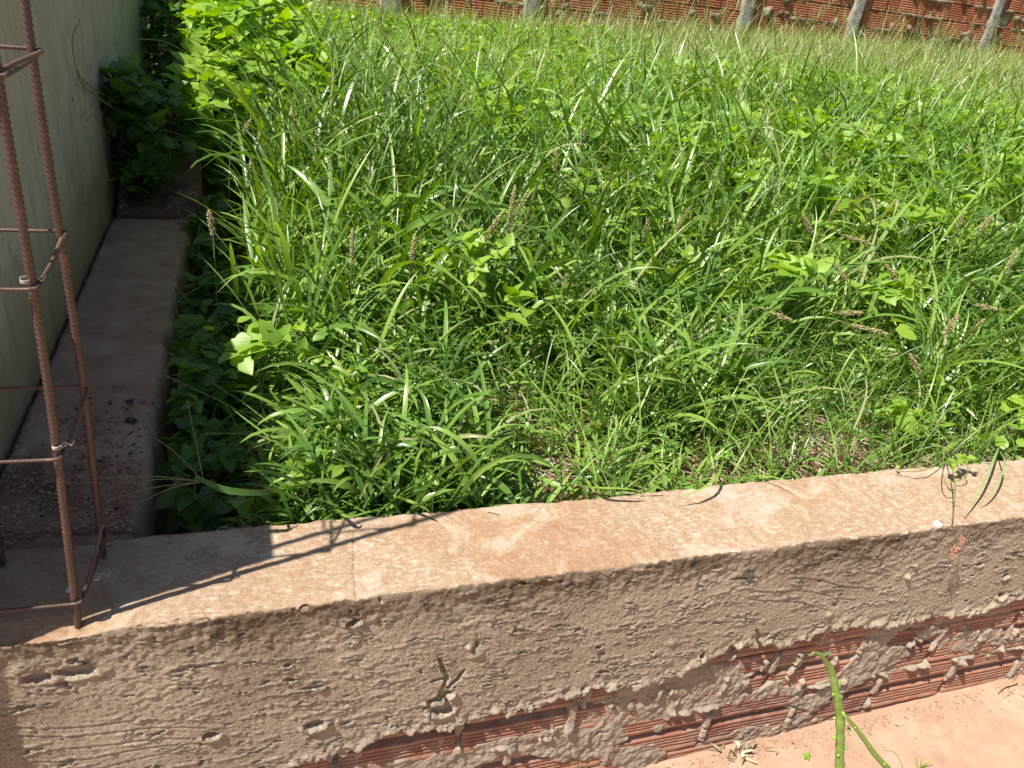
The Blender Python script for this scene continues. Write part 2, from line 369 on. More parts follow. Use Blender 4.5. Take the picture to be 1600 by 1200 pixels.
def rust_mat():
    m, nt_, p, out = mat("rusty_steel"); g = NG(nt_); co = g.coord()
    c = g.ramp(g.noise(co, 28, 6, 0.65, 0.5), [(0.3, (0.014, 0.008, 0.008)), (0.5, (0.030, 0.014, 0.013)), (0.62, (0.048, 0.020, 0.015)), (0.74, (0.20, 0.075, 0.028))])
    c = g.mix(g.math('MULTIPLY', g.attr('v'), 0.6), c, (0.22, 0.13, 0.10))
    g.link(c, p.inputs['Base Color']); p.inputs['Roughness'].default_value = 0.42; p.inputs['Metallic'].default_value = 0.1
    g.link(g.bump(g.noise(co, 400, 4, 0.7), 0.4, 0.0012), p.inputs['Normal'])
    return m
M_RUST = rust_mat()

def paint_mat():
    m, nt_, p, out = mat("aged_paint"); g = NG(nt_); co = g.coord()
    geo = g.node("ShaderNodeNewGeometry"); sep = g.node("ShaderNodeSeparateXYZ"); g.link(geo.outputs['Position'], sep.inputs[0])
    c = g.ramp(g.noise(co, 3, 5, 0.6), [(0.3, (0.52, 0.42, 0.32)), (0.7, (0.62, 0.51, 0.40))])
    st = g.noise(g.coord((9, 9, 0.9)), 3.0, 6, 0.65, 0.3); st2 = g.noise(g.coord((5, 5, 0.35)), 5.0, 5, 0.7, 0.2)
    c = g.mix(g.math('MULTIPLY', g.ramp(st, [(0.46, (0, 0, 0)), (0.70, (1, 1, 1))]), 0.3), c, (0.20, 0.18, 0.12))
    c = g.mix(g.math('MULTIPLY', g.ramp(g.mix(0.5, st2, g.noise(g.coord((1, 1, .5)), 6, 5, .7)), [(0.53, (0, 0, 0)), (0.64, (1, 1, 1))]), 0.55), c, (0.13, 0.12, 0.08))
    fl = g.ramp(g.noise(g.coord((1, 1, 0.35)), 42, 5, 0.7), [(0.60, (0, 0, 0)), (0.64, (1, 1, 1))])
    c = g.mix(g.math('MULTIPLY', fl, g.ramp(g.noise(co, 2.3, 2), [(0.45, (0, 0, 0)), (0.6, (1, 1, 1))])), c, (0.10, 0.085, 0.07))
    blo = g.ramp(g.noise(co, 5.5, 6, 0.7, 0.8), [(0.52, (0, 0, 0)), (0.68, (1, 1, 1))])
    c = g.mix(g.math('MULTIPLY', blo, 0.38), c, (0.26, 0.20, 0.13))
    hb = g.math('ADD', sep.outputs[2], g.math('MULTIPLY', g.noise(co, 9, 5), 0.25))
    c = g.mix(g.ramp(hb, [(0.2, (0.85, 0.85, 0.85)), (0.55, (0, 0, 0))]), c, (0.33, 0.19, 0.10))
    fy = g.ramp(g.math('MULTIPLY', g.math('ADD', sep.outputs[1], g.noise(co, 4, 3)), 0.2), [(0.72, (0, 0, 0)), (0.96, (0.6, 0.6, 0.6))])
    c = g.mix(fy, c, (0.15, 0.19, 0.12))
    g.link(c, p.inputs['Base Color']); p.inputs['Roughness'].default_value = 0.85
    g.link(g.bump(g.noise(co, 60, 5, 0.6), 0.3, 0.003), p.inputs['Normal'])
    return m
M_PAINT = paint_mat()

# ------------------------------------------------------------------ grounds
def ground_z(x, y):
    x = np.asarray(x, float); y = np.asarray(y, float)
    z = 0.02 * np.clip(y - 2, 0, 8) + 0.028 * np.clip(x - 1, 0, 8) * ss(2.5, 8, y)
    z = z - 0.11 * ss(-.02, -.14, x) * ss(4.2, 3.2, y)
    return z + 0.03 * (fbm(x * 2.2, y * 2.2, 5) - 0.5) + 0.012 * (fbm(x * 22, y * 22, 9, 3) - 0.5)

def sheet(name, xs, ys, zf, m, label=None, kind='structure'):
    X, Y = np.meshgrid(xs, ys, indexing='ij'); Z = zf(X, Y)
    V = np.stack([X, Y, Z], -1).reshape(-1, 3); ny = len(ys)
    i = np.arange(len(xs) - 1)[:, None] * ny + np.arange(ny - 1)[None, :]
    Q = np.stack([i, i + ny, i + ny + 1, i + 1], -1).reshape(-1, 4)
    o = mesh_np(name, V, [Q], m, smooth=True)
    tag(o, kind=kind); return o

xs = np.concatenate([np.linspace(-60, -1.2, 12)[:-1], np.arange(-1.2, 4, 0.02), np.arange(4, 14, 0.12), np.linspace(14, 90, 14)])
ys = np.concatenate([np.arange(1.12, 3.2, 0.02), np.arange(3.2, 10, 0.12), np.linspace(10, 120, 14)])
sheet("lot_soil", xs, ys, ground_z, M_SOIL)
def yard_z(x, y):
    base = -0.575 + 0.034 * np.clip(x - 0.6, -2, 3)
    near = ss(0.75, 0.93, y)
    return base + 0.012 * near * (fbm(x * 7, y * 7, 3)) + 0.010 * (fbm(x * 5, y * 5, 31) - 0.5) + 0.005 * (fbm(x * 45, y * 45, 33, 4) - 0.5)
xs = np.concatenate([np.linspace(-60, -1.2, 12)[:-1], np.arange(-1.2, 3.4, 0.012), np.linspace(3.4, 90, 24)])
ys = np.concatenate([np.linspace(-60, 0.2, 14)[:-1], np.arange(0.2, 1.0, 0.012)])
sheet("yard_ground", xs, ys, yard_z, M_DIRT)

# ------------------------------------------------------------------ low wall
YF, YB, ZT = 0.932, 1.142, 0.100
lw = empty("low_wall", (0.8, 1.04, -0.6))
tag(lw, "low boundary wall with a pale concrete top, rough cement front and bare red hollow bricks below", "low wall")

def edge_z(x):
    base = np.interp(x, [-2, -.25, 0.017, 0.12, .2, .30, .42, .6, .72, .88, 1.02, 1.1, 1.2, 1.4, 1.6, 1.78, 2.0, 4],
                     [-.46, -.44, -.315, -.30, -.262, -.285, -.262, -.247, -.262, -.215, -.172, -.20, -.188, -.20, -.207, -.178, -.165, -.17])
    return base + 0.05 * (fbm(x * 14, x * 0 + 3.3, 71, 4) - 0.5) + 0.018 * (vn(x * 75, x * 0, 72) - 0.5)

COURSES = [(-0.235, -0.095), (-0.382, -0.242), (-0.528, -0.389), (-0.675, -0.535)]
def build_beam():
    xs = np.concatenate([np.linspace(-1.6, -0.5, 60)[:-1], np.arange(-0.5, 2.1, 0.0023), np.linspace(2.1, 4.2, 130)])
    # profile parameter: list of (y,z,normal y,normal z,kind)
    prof = []
    for z in np.linspace(-0.25, ZT - 0.02, 16): prof.append((YB, z, 1, 0, 0))
    for a in np.linspace(0, 90, 5)[1:]: prof.append((YB - 0.012 + 0.012 * math.cos(R_(a)), ZT - 0.012 + 0.012 * math.sin(R_(a)), math.cos(R_(a)), math.sin(R_(a)), 1))
    for y in np.arange(YB - 0.016, YF + 0.010, -0.0032): prof.append((y, ZT, 0, 1, 1))
    for a in np.linspace(0, 90, 6): prof.append((YF + 0.007 - 0.007 * math.sin(R_(a)), ZT - 0.007 + 0.007 * math.cos(R_(a)), -math.sin(R_(a)), math.cos(R_(a)), 2))
    zf = np.concatenate([np.arange(ZT - 0.010, -0.60, -0.0023)])
    for z in zf: prof.append((YF, z, -1, 0, 3))
    P = np.array(prof); X = xs[:, None]; Yp = P[None, :, 0]; Zp = P[None, :, 1]
    ny = P[None, :, 2]; nz = P[None, :, 3]; kind = P[None, :, 4]
    # top displacement
    Yt = np.where(kind < 2, Yp, YF)
    top = 0.010 * (fbm(X * 3 + 5, Yt * 6, 1, 4) - 0.5) + 0.0035 * (fbm(X * 28, Yt * 40, 2, 4) - 0.5) + 0.0016 * (fbm(X * 130, Yt * 130, 3, 2) - 0.5)
    top = top - 0.004 * ss(0.76, 0.88, fbm(X * 55, Yt * 55, 4, 2)) * ss(.45, .6, fbm(X * 3, Yt * 3, 44, 2))
    for xc, wd_, dp_ in ((.14, .0016, .0022), (.62, .001, .0012), (1.22, .0012, .0014)):
        top = top - dp_ * np.exp(-((X - xc - .02 * (fbm(Yt * 12, Yt * 0, 47, 3) - .5) - .10 * (Yt - 1)) / wd_) ** 2)
    # faint form-board scratches
    # near left the front edge crumbles
    chip = ss(-0.22, -0.30, X) * ss(0.975, 0.935, Yt) * (0.010 + 0.012 * fbm(X * 30, Yt * 10, 41, 3)) 
    top = top - chip
    # front displacement (outward = positive)
    wx = 0.03 * (fbm(X * 4, Zp * 4, 21, 3) - 0.5); an = 0.5 * (fbm(X * 2.1, Zp * 3, 22, 2) - 0.5) + 0.10
    U = X + Zp * an; Vv = Zp - X * an * 1.1 + wx
    rid = 1 - np.abs(2 * fbm(U * 22, Vv * 75, 23, 3) - 1)
    rid2 = 1 - np.abs(2 * fbm(U * 9 + 4, Vv * 34, 24, 3) - 1)
    rid3 = 1 - np.abs(2 * fbm(U * 60, Vv * 130, 123, 4) - 1)
    rid = 1 - np.abs(2 * fbm(U * 42 + 3 * wx, Vv * 100, 23, 5) - 1)
    d = 0.0030 * (rid - 0.85) * (0.3 + 1.4 * fbm(X * 7, Zp * 9, 124, 2)) + 0.0030 * (rid3 - .85) + 0.0028 * (rid2 - 0.85) * ss(.4, .7, fbm(X * 4, Zp * 6, 125, 2)) + 0.006 * (fbm(X * 5, Zp * 8, 25, 3) - 0.5)
    calm = ss(0.34, 0.52, fbm(X * 5.3 + 2, Zp * 9 + 1, 26, 3)); d = d * (0.62 - 0.47 * calm)
    dash = fbm((X + Zp * .25) * 26, (Zp - X * .06) * 110, 126, 3); d = d - 0.006 * ss(.74, .82, dash) + .002 * ss(.62, .70, dash)
    gran = ss(-0.02, 0.07, Zp + 0.06 * (fbm(X * 7, X * 0, 27) - 0.5))
    d = d + gran * 0.0048 * (fbm(X * 80, Zp * 80, 28, 4) - 0.5) * 1.5
    d = d + 0.0020 * (fbm(X * 230, Zp * 230, 29, 2) - 0.5) * 1.1
    d = d - 0.007 * ss(0.76, 0.82, fbm(X * 40, Zp * 75, 30, 4))
    # comb scratches on the left part
    for (x0, z0, x1, z1, dp) in [(-.42, -.10, -.05, -.17, .003), (-.42, -.13, -.10, -.19, .003), (-.42, -.17, -.12, -.20, .0028), (-.42, -.08, -.2, -.12, .003), (-.40, -.21, -.15, -.215, .0025), (0, -.14, .12, -.16, .002), (.02, -.155, .14, -.18, .002),
                                 (0.9, -.0, 1.25, -.09, .003), (0.9, -.02, 1.2, -.12, .003), (1.0, .01, 1.3, -.07, .003), (.75, -.085, 1.0, -.10, .003)]:
        t = np.clip((X - x0) / (x1 - x0), 0, 1); zz = z0 + (z1 - z0) * t + 0.006 * np.sin(X * 25)
        inside = ss(x0, x0 + .03, X) * ss(x1, x1 - .06, X)
        d = d - inside * dp * .6 * np.exp(-((Zp - zz) / 0.0018) ** 2) * (.4 + 1.2 * vn(X * 60, X * 0 + x0, 58)) + inside * dp * 0.3 * np.exp(-((Zp - zz - 0.006) / 0.003) ** 2)
    # holes, seen in the photograph
    for (px, py, rx, rz, dp) in [(553, 973, .011, .006, .02), (487, 1075, .018, .004, .014), (455, 1063, .008, .004, .01), (491, 1133, .016, .010, .03), (540, 1130, .010, .004, .01), (690, 1110, .02, .012, .025), (696, 1085, .014, .010, .03), (680, 1095, .016, .006, .03),
                                 (693, 1045, .005, .008, .014), (1186, 1002, .006, .013, .03), (935, 1012, .006, .004, .012), (1020, 1020, .004, .003, .01), (1530, 882, .010, .006, .014), (1572, 900, .010, .007, .02), (1565, 930, .012, .010, .025), (1520, 900, .007, .003, .008), (1552, 950, .012, .006, .02),
                                 (945, 1050, .010, .005, .015), (330, 1150, .012, .008, .02), (120, 1050, .03, .012, .012), (60, 1060, .02, .01, .01), (450, 1040, .006, .004, .01), (1098, 1026, .006, .010, .02), (1265, 1010, .008, .008, .02)]:
        c = at(px, py, y=YF); rr = np.sqrt(((X - c[0]) / rx) ** 2 + ((Zp - c[2]) / rz) ** 2) + 0.7 * (fbm(X * 90, Zp * 90, 55, 3) - 0.5)
        d = d - dp * ss(1.15, 0.75, rr) + 0.25 * dp * np.exp(-((rr - 1.35) / 0.25) ** 2) * (Zp < c[2])
    for pts in [[(687, 1030), (693, 1045), (700, 1060), (690, 1080), (698, 1095), (705, 1110)], [(700, 1075), (715, 1062), (725, 1048)], [(664, 1108), (680, 1092), (698, 1080)], [(700, 1060), (685, 1063), (676, 1066)], [(1186, 1015), (1190, 1000), (1182, 985)]]:
        W_ = [at(a, b, y=YF) for a, b in pts]
        for a, b in zip(W_[:-1], W_[1:]):
            ab = np.array([b[0] - a[0], b[2] - a[2]]); L2 = ab @ ab
            t = np.clip(((X - a[0]) * ab[0] + (Zp - a[2]) * ab[1]) / L2, 0, 1)
            dist = np.sqrt((X - a[0] - t * ab[0]) ** 2 + (Zp - a[2] - t * ab[1]) ** 2)
            dist = dist + 0.003 * (fbm(X * 160, Zp * 160, 57, 2) - 0.5)
            d = d - 0.018 * ss(0.0042, 0.0015, dist)
    # small lumps on the plaster
    for (px, py, r, h) in [(732, 1010, .006, .008), (745, 1022, .012, .005), (1418, 900, .006, .009), (1430, 885, .004, .006), (990, 980, .005, .004), (1050, 1005, .012, .004), (1295, 960, .01, .005)]:
        c = at(px, py, y=YF); d = d + h * np.exp(-(((X - c[0]) / r) ** 2 + ((Zp - c[2]) / (r * .8)) ** 2) ** 1.5)
    # below the ragged plaster edge the render gives way to joints and splashed mortar
    ez = edge_z(xs)[:, None] + 0.012 * (fbm(X * 60, Zp * 60, 61, 3) - 0.5)
    below = ss(0.004, -0.004, Zp - ez)
    lip = np.exp(-((Zp - ez - 0.010) / 0.010) ** 2) * 0.0045 * (0.4 + vn(X * 60, Zp * 60, 62))
    # rough band of clotted mortar just above the edge
    clot = ss(0.07, 0.0, Zp - ez); lump = fbm(X * 42, Zp * 38, 63, 3)
    d = d + clot * 0.016 * (fbm(X * 70, Zp * 62, 163, 4) - 0.5) + lip
    base = -0.030 + 0 * Zp
    jw = 0.0025 + 0.008 * fbm(X * 9, Zp * 9, 64, 3)
    for (b, t_) in COURSES:
        zj = b - 0.0035 + 0.004 * (fbm(X * 6, X * 0, int(70 + b * 100)) - 0.5)
        base = np.maximum(base, -0.036 + 0.020 * ss(.36, .52, fbm(X * 13, Zp * 4, 268, 3)) * ss(jw * 1.25, jw * 0.5, np.abs(Zp - zj)) + 0.010 * (fbm(X * 60, Zp * 60, 66, 4) - 0.5))
        off_ = 0.11 if COURSES.index((b, t_)) % 2 else -0.02
        xr = (X - off_ + .0058 + .006 * (fbm(Zp * 30, X * 0 + b, 73, 3) - .5)) / 0.245; dv = np.abs(xr - np.round(xr)) * 0.245
        inz = ss(b - .004, b + .002, Zp) * ss(t_ + .004, t_ - .002, Zp)
        wv = .003 + .013 * _h(np.round(xr).astype(int), np.round(xr).astype(int) * 0 + int(b * 100), 5)
        base = np.maximum(base, -0.030 + inz * ss(.30, .55, fbm(np.round(xr) * 7.3 + X * 9, Zp * 22 + b * 50, 76, 3)) * ss(wv, wv * .5, dv + .006 * (fbm(X * 60, Zp * 60, 74, 3) - .5)) * (.017 + .010 * fbm(X * 50, Zp * 50, 75, 3)))
    # mortar bands squeezed over the bottom joint, and drips
    dn = fbm(X * 5.0 + 1.3, Zp * 3, 65, 2)
    band = np.exp(-((Zp + 0.388 + 0.012 * (fbm(X * 5, X * 0, 68) - .5)) / (0.006 + 0.020 * ss(.4, .7, fbm(X * 5.1 + 9, X * 0, 69, 3)))) ** 4)
    base = base + band * (0.010 + 0.022 * (lump - 0.35)) * ss(0.44, 0.60, dn)
    smear = ss(.56, .64, fbm(X * 6.5 + 3, Zp * 13, 166, 4) + 0.24 * np.exp(-((X - .80) / .20) ** 2) * (Zp < -.24) * (Zp > -.40) + .14 * np.exp(-((X + 0.1) / .15) ** 2) + .16 * np.exp(-((Zp + .405) / .035) ** 2) * (X < .75) + .10 * (X > 1.3) * np.exp(-((Zp + .35) / .05) ** 2))
    base = np.maximum(base, -0.030 + smear * (0.019 + 0.010 * (lump - .5) + 0.006 * (fbm(X * 110, Zp * 110, 168, 3) - .5)))
    base = np.minimum(base, 0.006 + 0.004 * lump)
    for (px, py, ln, wd, h) in [(920, 1100, .07, .010, .028), (962, 1105, .05, .011, .030), (990, 1110, .10, .012, .030), (1020, 1090, .045, .010, .034), (1035, 1092, .05, .012, .034), (1050, 1095, .055, .010, .030), (1060, 1110, .05, .007, .024),
                                (1137, 1080, .07, .009, .030), (1155, 1085, .04, .016, .022), (1170, 1075, .03, .012, .026), (1243, 1055, .08, .013, .036), (1252, 1040, .05, .016, .038), (1255, 1080, .05, .008, .026), (1200, 1050, .04, .008, .022),
                                (1310, 1045, .05, .007, .024), (1350, 1030, .03, .006, .022), (1375, 1060, .05, .012, .022), (1372, 1085, .03, .008, .022), (1430, 1015, .025, .014, .030), (1445, 1010, .02, .012, .03), (1465, 1020, .03, .008, .022), (1535, 1010, .04, .015, .034), (1590, 1000, .04, .014, .03),
                                (620, 1150, .03, .004, .014), (730, 1135, .04, .009, .022), (690, 1130, .04, .012, .024), (690, 1175, .05, .006, .018), (850, 1160, .04, .014, .026), (868, 1150, .03, .008, .03), (800, 1165, .02, .012, .02), (533, 1165, .05, .010, .02),
                                (780, 1195, .04, .01, .018), (1130, 1150, .04, .006, .016), (1190, 1120, .05, .005, .016), (940, 1165, .05, .007, .02), (560, 1195, .04, .01, .02)]:
        c = at(px, py, y=YF - .005); wj = 0.010 * (fbm(X * 60 + px, Zp * 60, 167, 3) - .5); u = (X - c[0] - 0.10 * (Zp - c[2]) + wj) / (wd * 0.80); v = (Zp - c[2] + wj) / (ln * 0.50)
        q = u * u * (1 + 0.7 * np.tanh(-v * 1.5)) + v ** 4 + 1.5 * (fbm(X * 95, Zp * 95, 67, 4) - 0.5)
        g_ = min(h, .026) * 0.92 * ss(.30, .46, fbm(X * 70 + 5, Zp * 55, 267, 4)) * np.exp(-np.maximum(q, 0) ** 1.6)
        base = np.maximum(base, -0.028 + g_ * 1.05)
    d = np.maximum(d, -0.0098)
    d = d * (1 - below) + (base) * below
    top = np.where(kind == 0, 0.004 * (fbm(X * 20, Zp * 20, 8) - .5), top)
    fr = (kind >= 2) * 1.0
    mixk = np.where(kind == 3, 1.0, np.where(kind == 2, -ny, 0.0))
    out_y = Yp + np.where(kind <= 1, ny * top * 1.0, 0) - mixk * np.where(kind >= 2, d, 0)
    out_z = Zp + np.where(kind >= 1, np.where(kind < 3, nz * top, 0), 0)
    # ragged back arris
    back = 0.010 * (fbm(X * 9, X * 0, 91, 4) - 0.5) + 0.006 * (fbm(X * 45, X * 0 + 2, 92, 2) - 0.5)
    out_y = out_y + back * ss(YB - 0.02, YB, Yp) * (kind < 2)
    V = np.stack([np.broadcast_to(X, out_y.shape), out_y, out_z], -1)
    n = P.shape[0]
    i = np.arange(len(xs) - 1)[:, None] * n + np.arange(n - 1)[None, :]
    Q = np.stack([i, i + 1, i + 1 + n, i + n], -1).reshape(-1, 4)
    mesh_np("concrete_beam", V.reshape(-1, 3), [Q], M_CONC, lw, False, None, (0.8, 1.04, -0.6))
build_beam()

def brick_profile(h, ribs=True):
    """front profile of a ribbed hollow brick: (depth, z) pairs; two ribbed bands and a deep middle channel"""
    p = [(0.004, 0.0), (0, 0.003)]
    def ribs_(z0, z1, n):
        st = (z1 - z0) / n
        for i in range(n):
            a = z0 + i * st
            p.extend([(0, a + st * .15), (0, a + st * .62), (0.003, a + st * .72), (0.003, a + st * .95)])
    ribs_(0.003, h * .18, 1); ribs_(h * .16, h * .40, 3); p.extend([(0, h * .41), (0, h * .47), (0.024, h * .49), (0.024, h * .63), (0, h * .65), (0, h * .69)])
    ribs_(h * .69, h * .90, 3); p.extend([(0, h * .91), (0, h - .003), (0.004, h)])
    return np.array(p)

def build_bricks():
    mb = MB()
    for ci, (b, t_) in enumerate(COURSES):
        off = (0.11 if ci % 2 else -0.02) + 0.0
        x = -1.6 + off % 0.25 - 0.245 + 0.0
        x = off - 0.245 * 8
        while x < 4.3:
            L = 0.2335 
            pr = brick_profile(t_ - b); n = len(pr)
            xs_ = np.linspace(x, x + L, 26); yo = random.uniform(0, .004); tilt = random.uniform(-.006, .006)
            X = np.broadcast_to(xs_[:, None], (26, n)); dep = np.broadcast_to(pr[None, :, 0], (26, n))
            wear = 0.0025 * (fbm(X * 40 + ci * 9, np.broadcast_to(pr[None, :, 1], (26, n)) * 50, 81, 3) - 0.5)
            endr = 0.004 * (ss(0.006, 0, X - x) + ss(0.006, 0, x + L - X))
            Y = YF + 0.011 + yo + dep + wear + endr; Z = b + pr[None, :, 1] + tilt * (X - x - L / 2)
            V = np.stack([X, Y, Z + 0 * X], -1).reshape(-1, 3)
            i = np.arange(25)[:, None] * n + np.arange(n - 1)[None, :]
            Q = np.stack([i, i + n, i + n + 1, i + 1], -1).reshape(-1, 4)
            val = min(max(random.gauss(.5, .28), 0), 1)
            mb.add(V, Q, None, val)
            x0_, x1_ = x, x + L; z0_, z1_ = b, t_
            # ends, top and bottom flanges going back
            F = lambda pts: mb.add(pts, [[0, 1, 2, 3]], None, val)
            ya = YF + 0.015 + yo; yb = ya + 0.10
            F([(x0_, yb, z0_), (x0_, ya, z0_), (x0_, ya, z1_), (x0_, yb, z1_)]); F([(x1_, ya, z0_), (x1_, yb, z0_), (x1_, yb, z1_), (x1_, ya, z1_)])
            F([(x0_, ya, z1_), (x1_, ya, z1_), (x1_, yb, z1_), (x0_, yb, z1_)]); F([(x0_, yb, z0_), (x1_, yb, z0_), (x1_, ya, z0_), (x0_, ya, z0_)])
            x += L + 0.0115
    mb.build("brickwork", M_BRICK, lw, False, (0.8, 1.04, -0.6))
build_bricks()

# ------------------------------------------------------------------ painted wall on the left, ledge, rubble
pw = empty("plastered_wall", (-0.56, 2.6, -0.6))
tag(pw, "tall pale cream plastered wall at the left, in shade, streaked with dark mould", "wall")
def build_paint():
    ys = np.arange(0.902, 4.60, 0.02); zs = np.arange(-0.6, 0.861, 0.02)
    Y, Z = np.meshgrid(ys, zs, indexing='ij')
    X = -0.48 + 0.008 * (fbm(Y * 1.6, Z * 2, 101) - .5) + 0.003 * (fbm(Y * 14, Z * 14, 102) - .5)
    X = X - 0.004 * ss(.70, .8, fbm(Y * 16, Z * 9, 103, 3))
    n = len(zs); V = np.stack([X, Y, Z], -1).reshape(-1, 3)
    i = np.arange(len(ys) - 1)[:, None] * n + np.arange(n - 1)[None, :]
    mb = MB(); mb.add(V, np.stack([i, i + n, i + n + 1, i + 1], -1).reshape(-1, 4))
    xo = -0.66; x1 = -0.481; y0, y1, z0, z1 = ys[0], ys[-1], -0.6, zs[-1]
    for f in ([(xo, y0, z0), (x1, y0, z0), (x1, y0, z1), (xo, y0, z1)], [(x1, y1, z0), (xo, y1, z0), (xo, y1, z1), (x1, y1, z1)], [(xo, y0, z1), (x1, y0, z1), (x1, y1, z1), (xo, y1, z1)], [(xo, y1, z0), (xo, y0, z0), (xo, y0, z1), (xo, y1, z1)]):
        mb.add(f, [[0, 1, 2, 3]])
    mb.build("plaster_face", M_PAINT, pw, False, (-0.56, 2.6, -0.6))
    m2 = MB(); m2.box((-1.0, 4.70, -0.6), (-0.72, 9.1, 0.95)); m2.build("recessed_bay", M_PAINT, pw, False, (-0.56, 2.6, -0.6))
build_paint()

def lumpy_block(name, x0, x1, y0, y1, z0, z1f, m, res=0.012, amp=0.02, seed=0, parent=None, side=True):
    xs = np.arange(x0, x1 + res, res); ys = np.arange(y0, y1 + res, res)
    X, Y = np.meshgrid(xs, ys, indexing='ij'); Z = z1f(X, Y) + amp * (fbm(X * 14, Y * 14, seed, 5) - .5) + 0.35 * amp * (fbm(X * 70, Y * 70, seed + 7, 2) - .5)
    ed = np.minimum(np.minimum(X - x0, x1 - X), np.minimum(Y - y0, y1 - Y)); Z = Z - 0.02 * ss(0.012, 0, ed)
    # skirt goes down
    XX = np.pad(X, 1, 'edge'); YY = np.pad(Y, 1, 'edge'); ZZ = np.pad(Z, 1, constant_values=z0)
    ny = XX.shape[1]; i = np.arange(XX.shape[0] - 1)[:, None] * ny + np.arange(ny - 1)[None, :]
    jx = 0.034 * (fbm(YY * 9, ZZ * 6, seed + 3, 4) - .5)
    XX = XX + jx * (ss(x1 - .03, x1, XX))
    return mesh_np(name, np.stack([XX, YY, ZZ], -1).reshape(-1, 3), [np.stack([i, i + ny, i + ny + 1, i + 1], -1).reshape(-1, 4)], m, parent, True)

led = lumpy_block("concrete_ledge", -0.478, -0.222, 1.205, 2.86, -0.25,
                  lambda X, Y: 0.098 - 0.05 * ss(1.42, 1.22, Y) * fbm(X * 16, Y * 16, 201, 3) + 0.004 * (fbm(X * 3, Y * 40, 202, 3) - .5) - 0.03 * ss(.60, .72, fbm(X * 14, Y * 14, 203, 2)) * ss(1.55, 1.3, Y), M_LEDGE, 0.008, 0.012, 205)
tag(led, "reddish concrete footing ledge running along the base of the plastered wall", "ledge")
rub = lumpy_block("rubble_stub", -0.47, -0.20, 2.90, 3.75, -0.1,
                  lambda X, Y: 0.12 + 0.22 * ss(2.86, 3.35, Y) + 0.05 * (fbm(X * 9, Y * 9, 211, 3) - .5), M_RUB, 0.012, 0.07, 213)
tag(rub, "crumbling reddish brick stub at the far end of the ledge, under creepers", "brick stub")

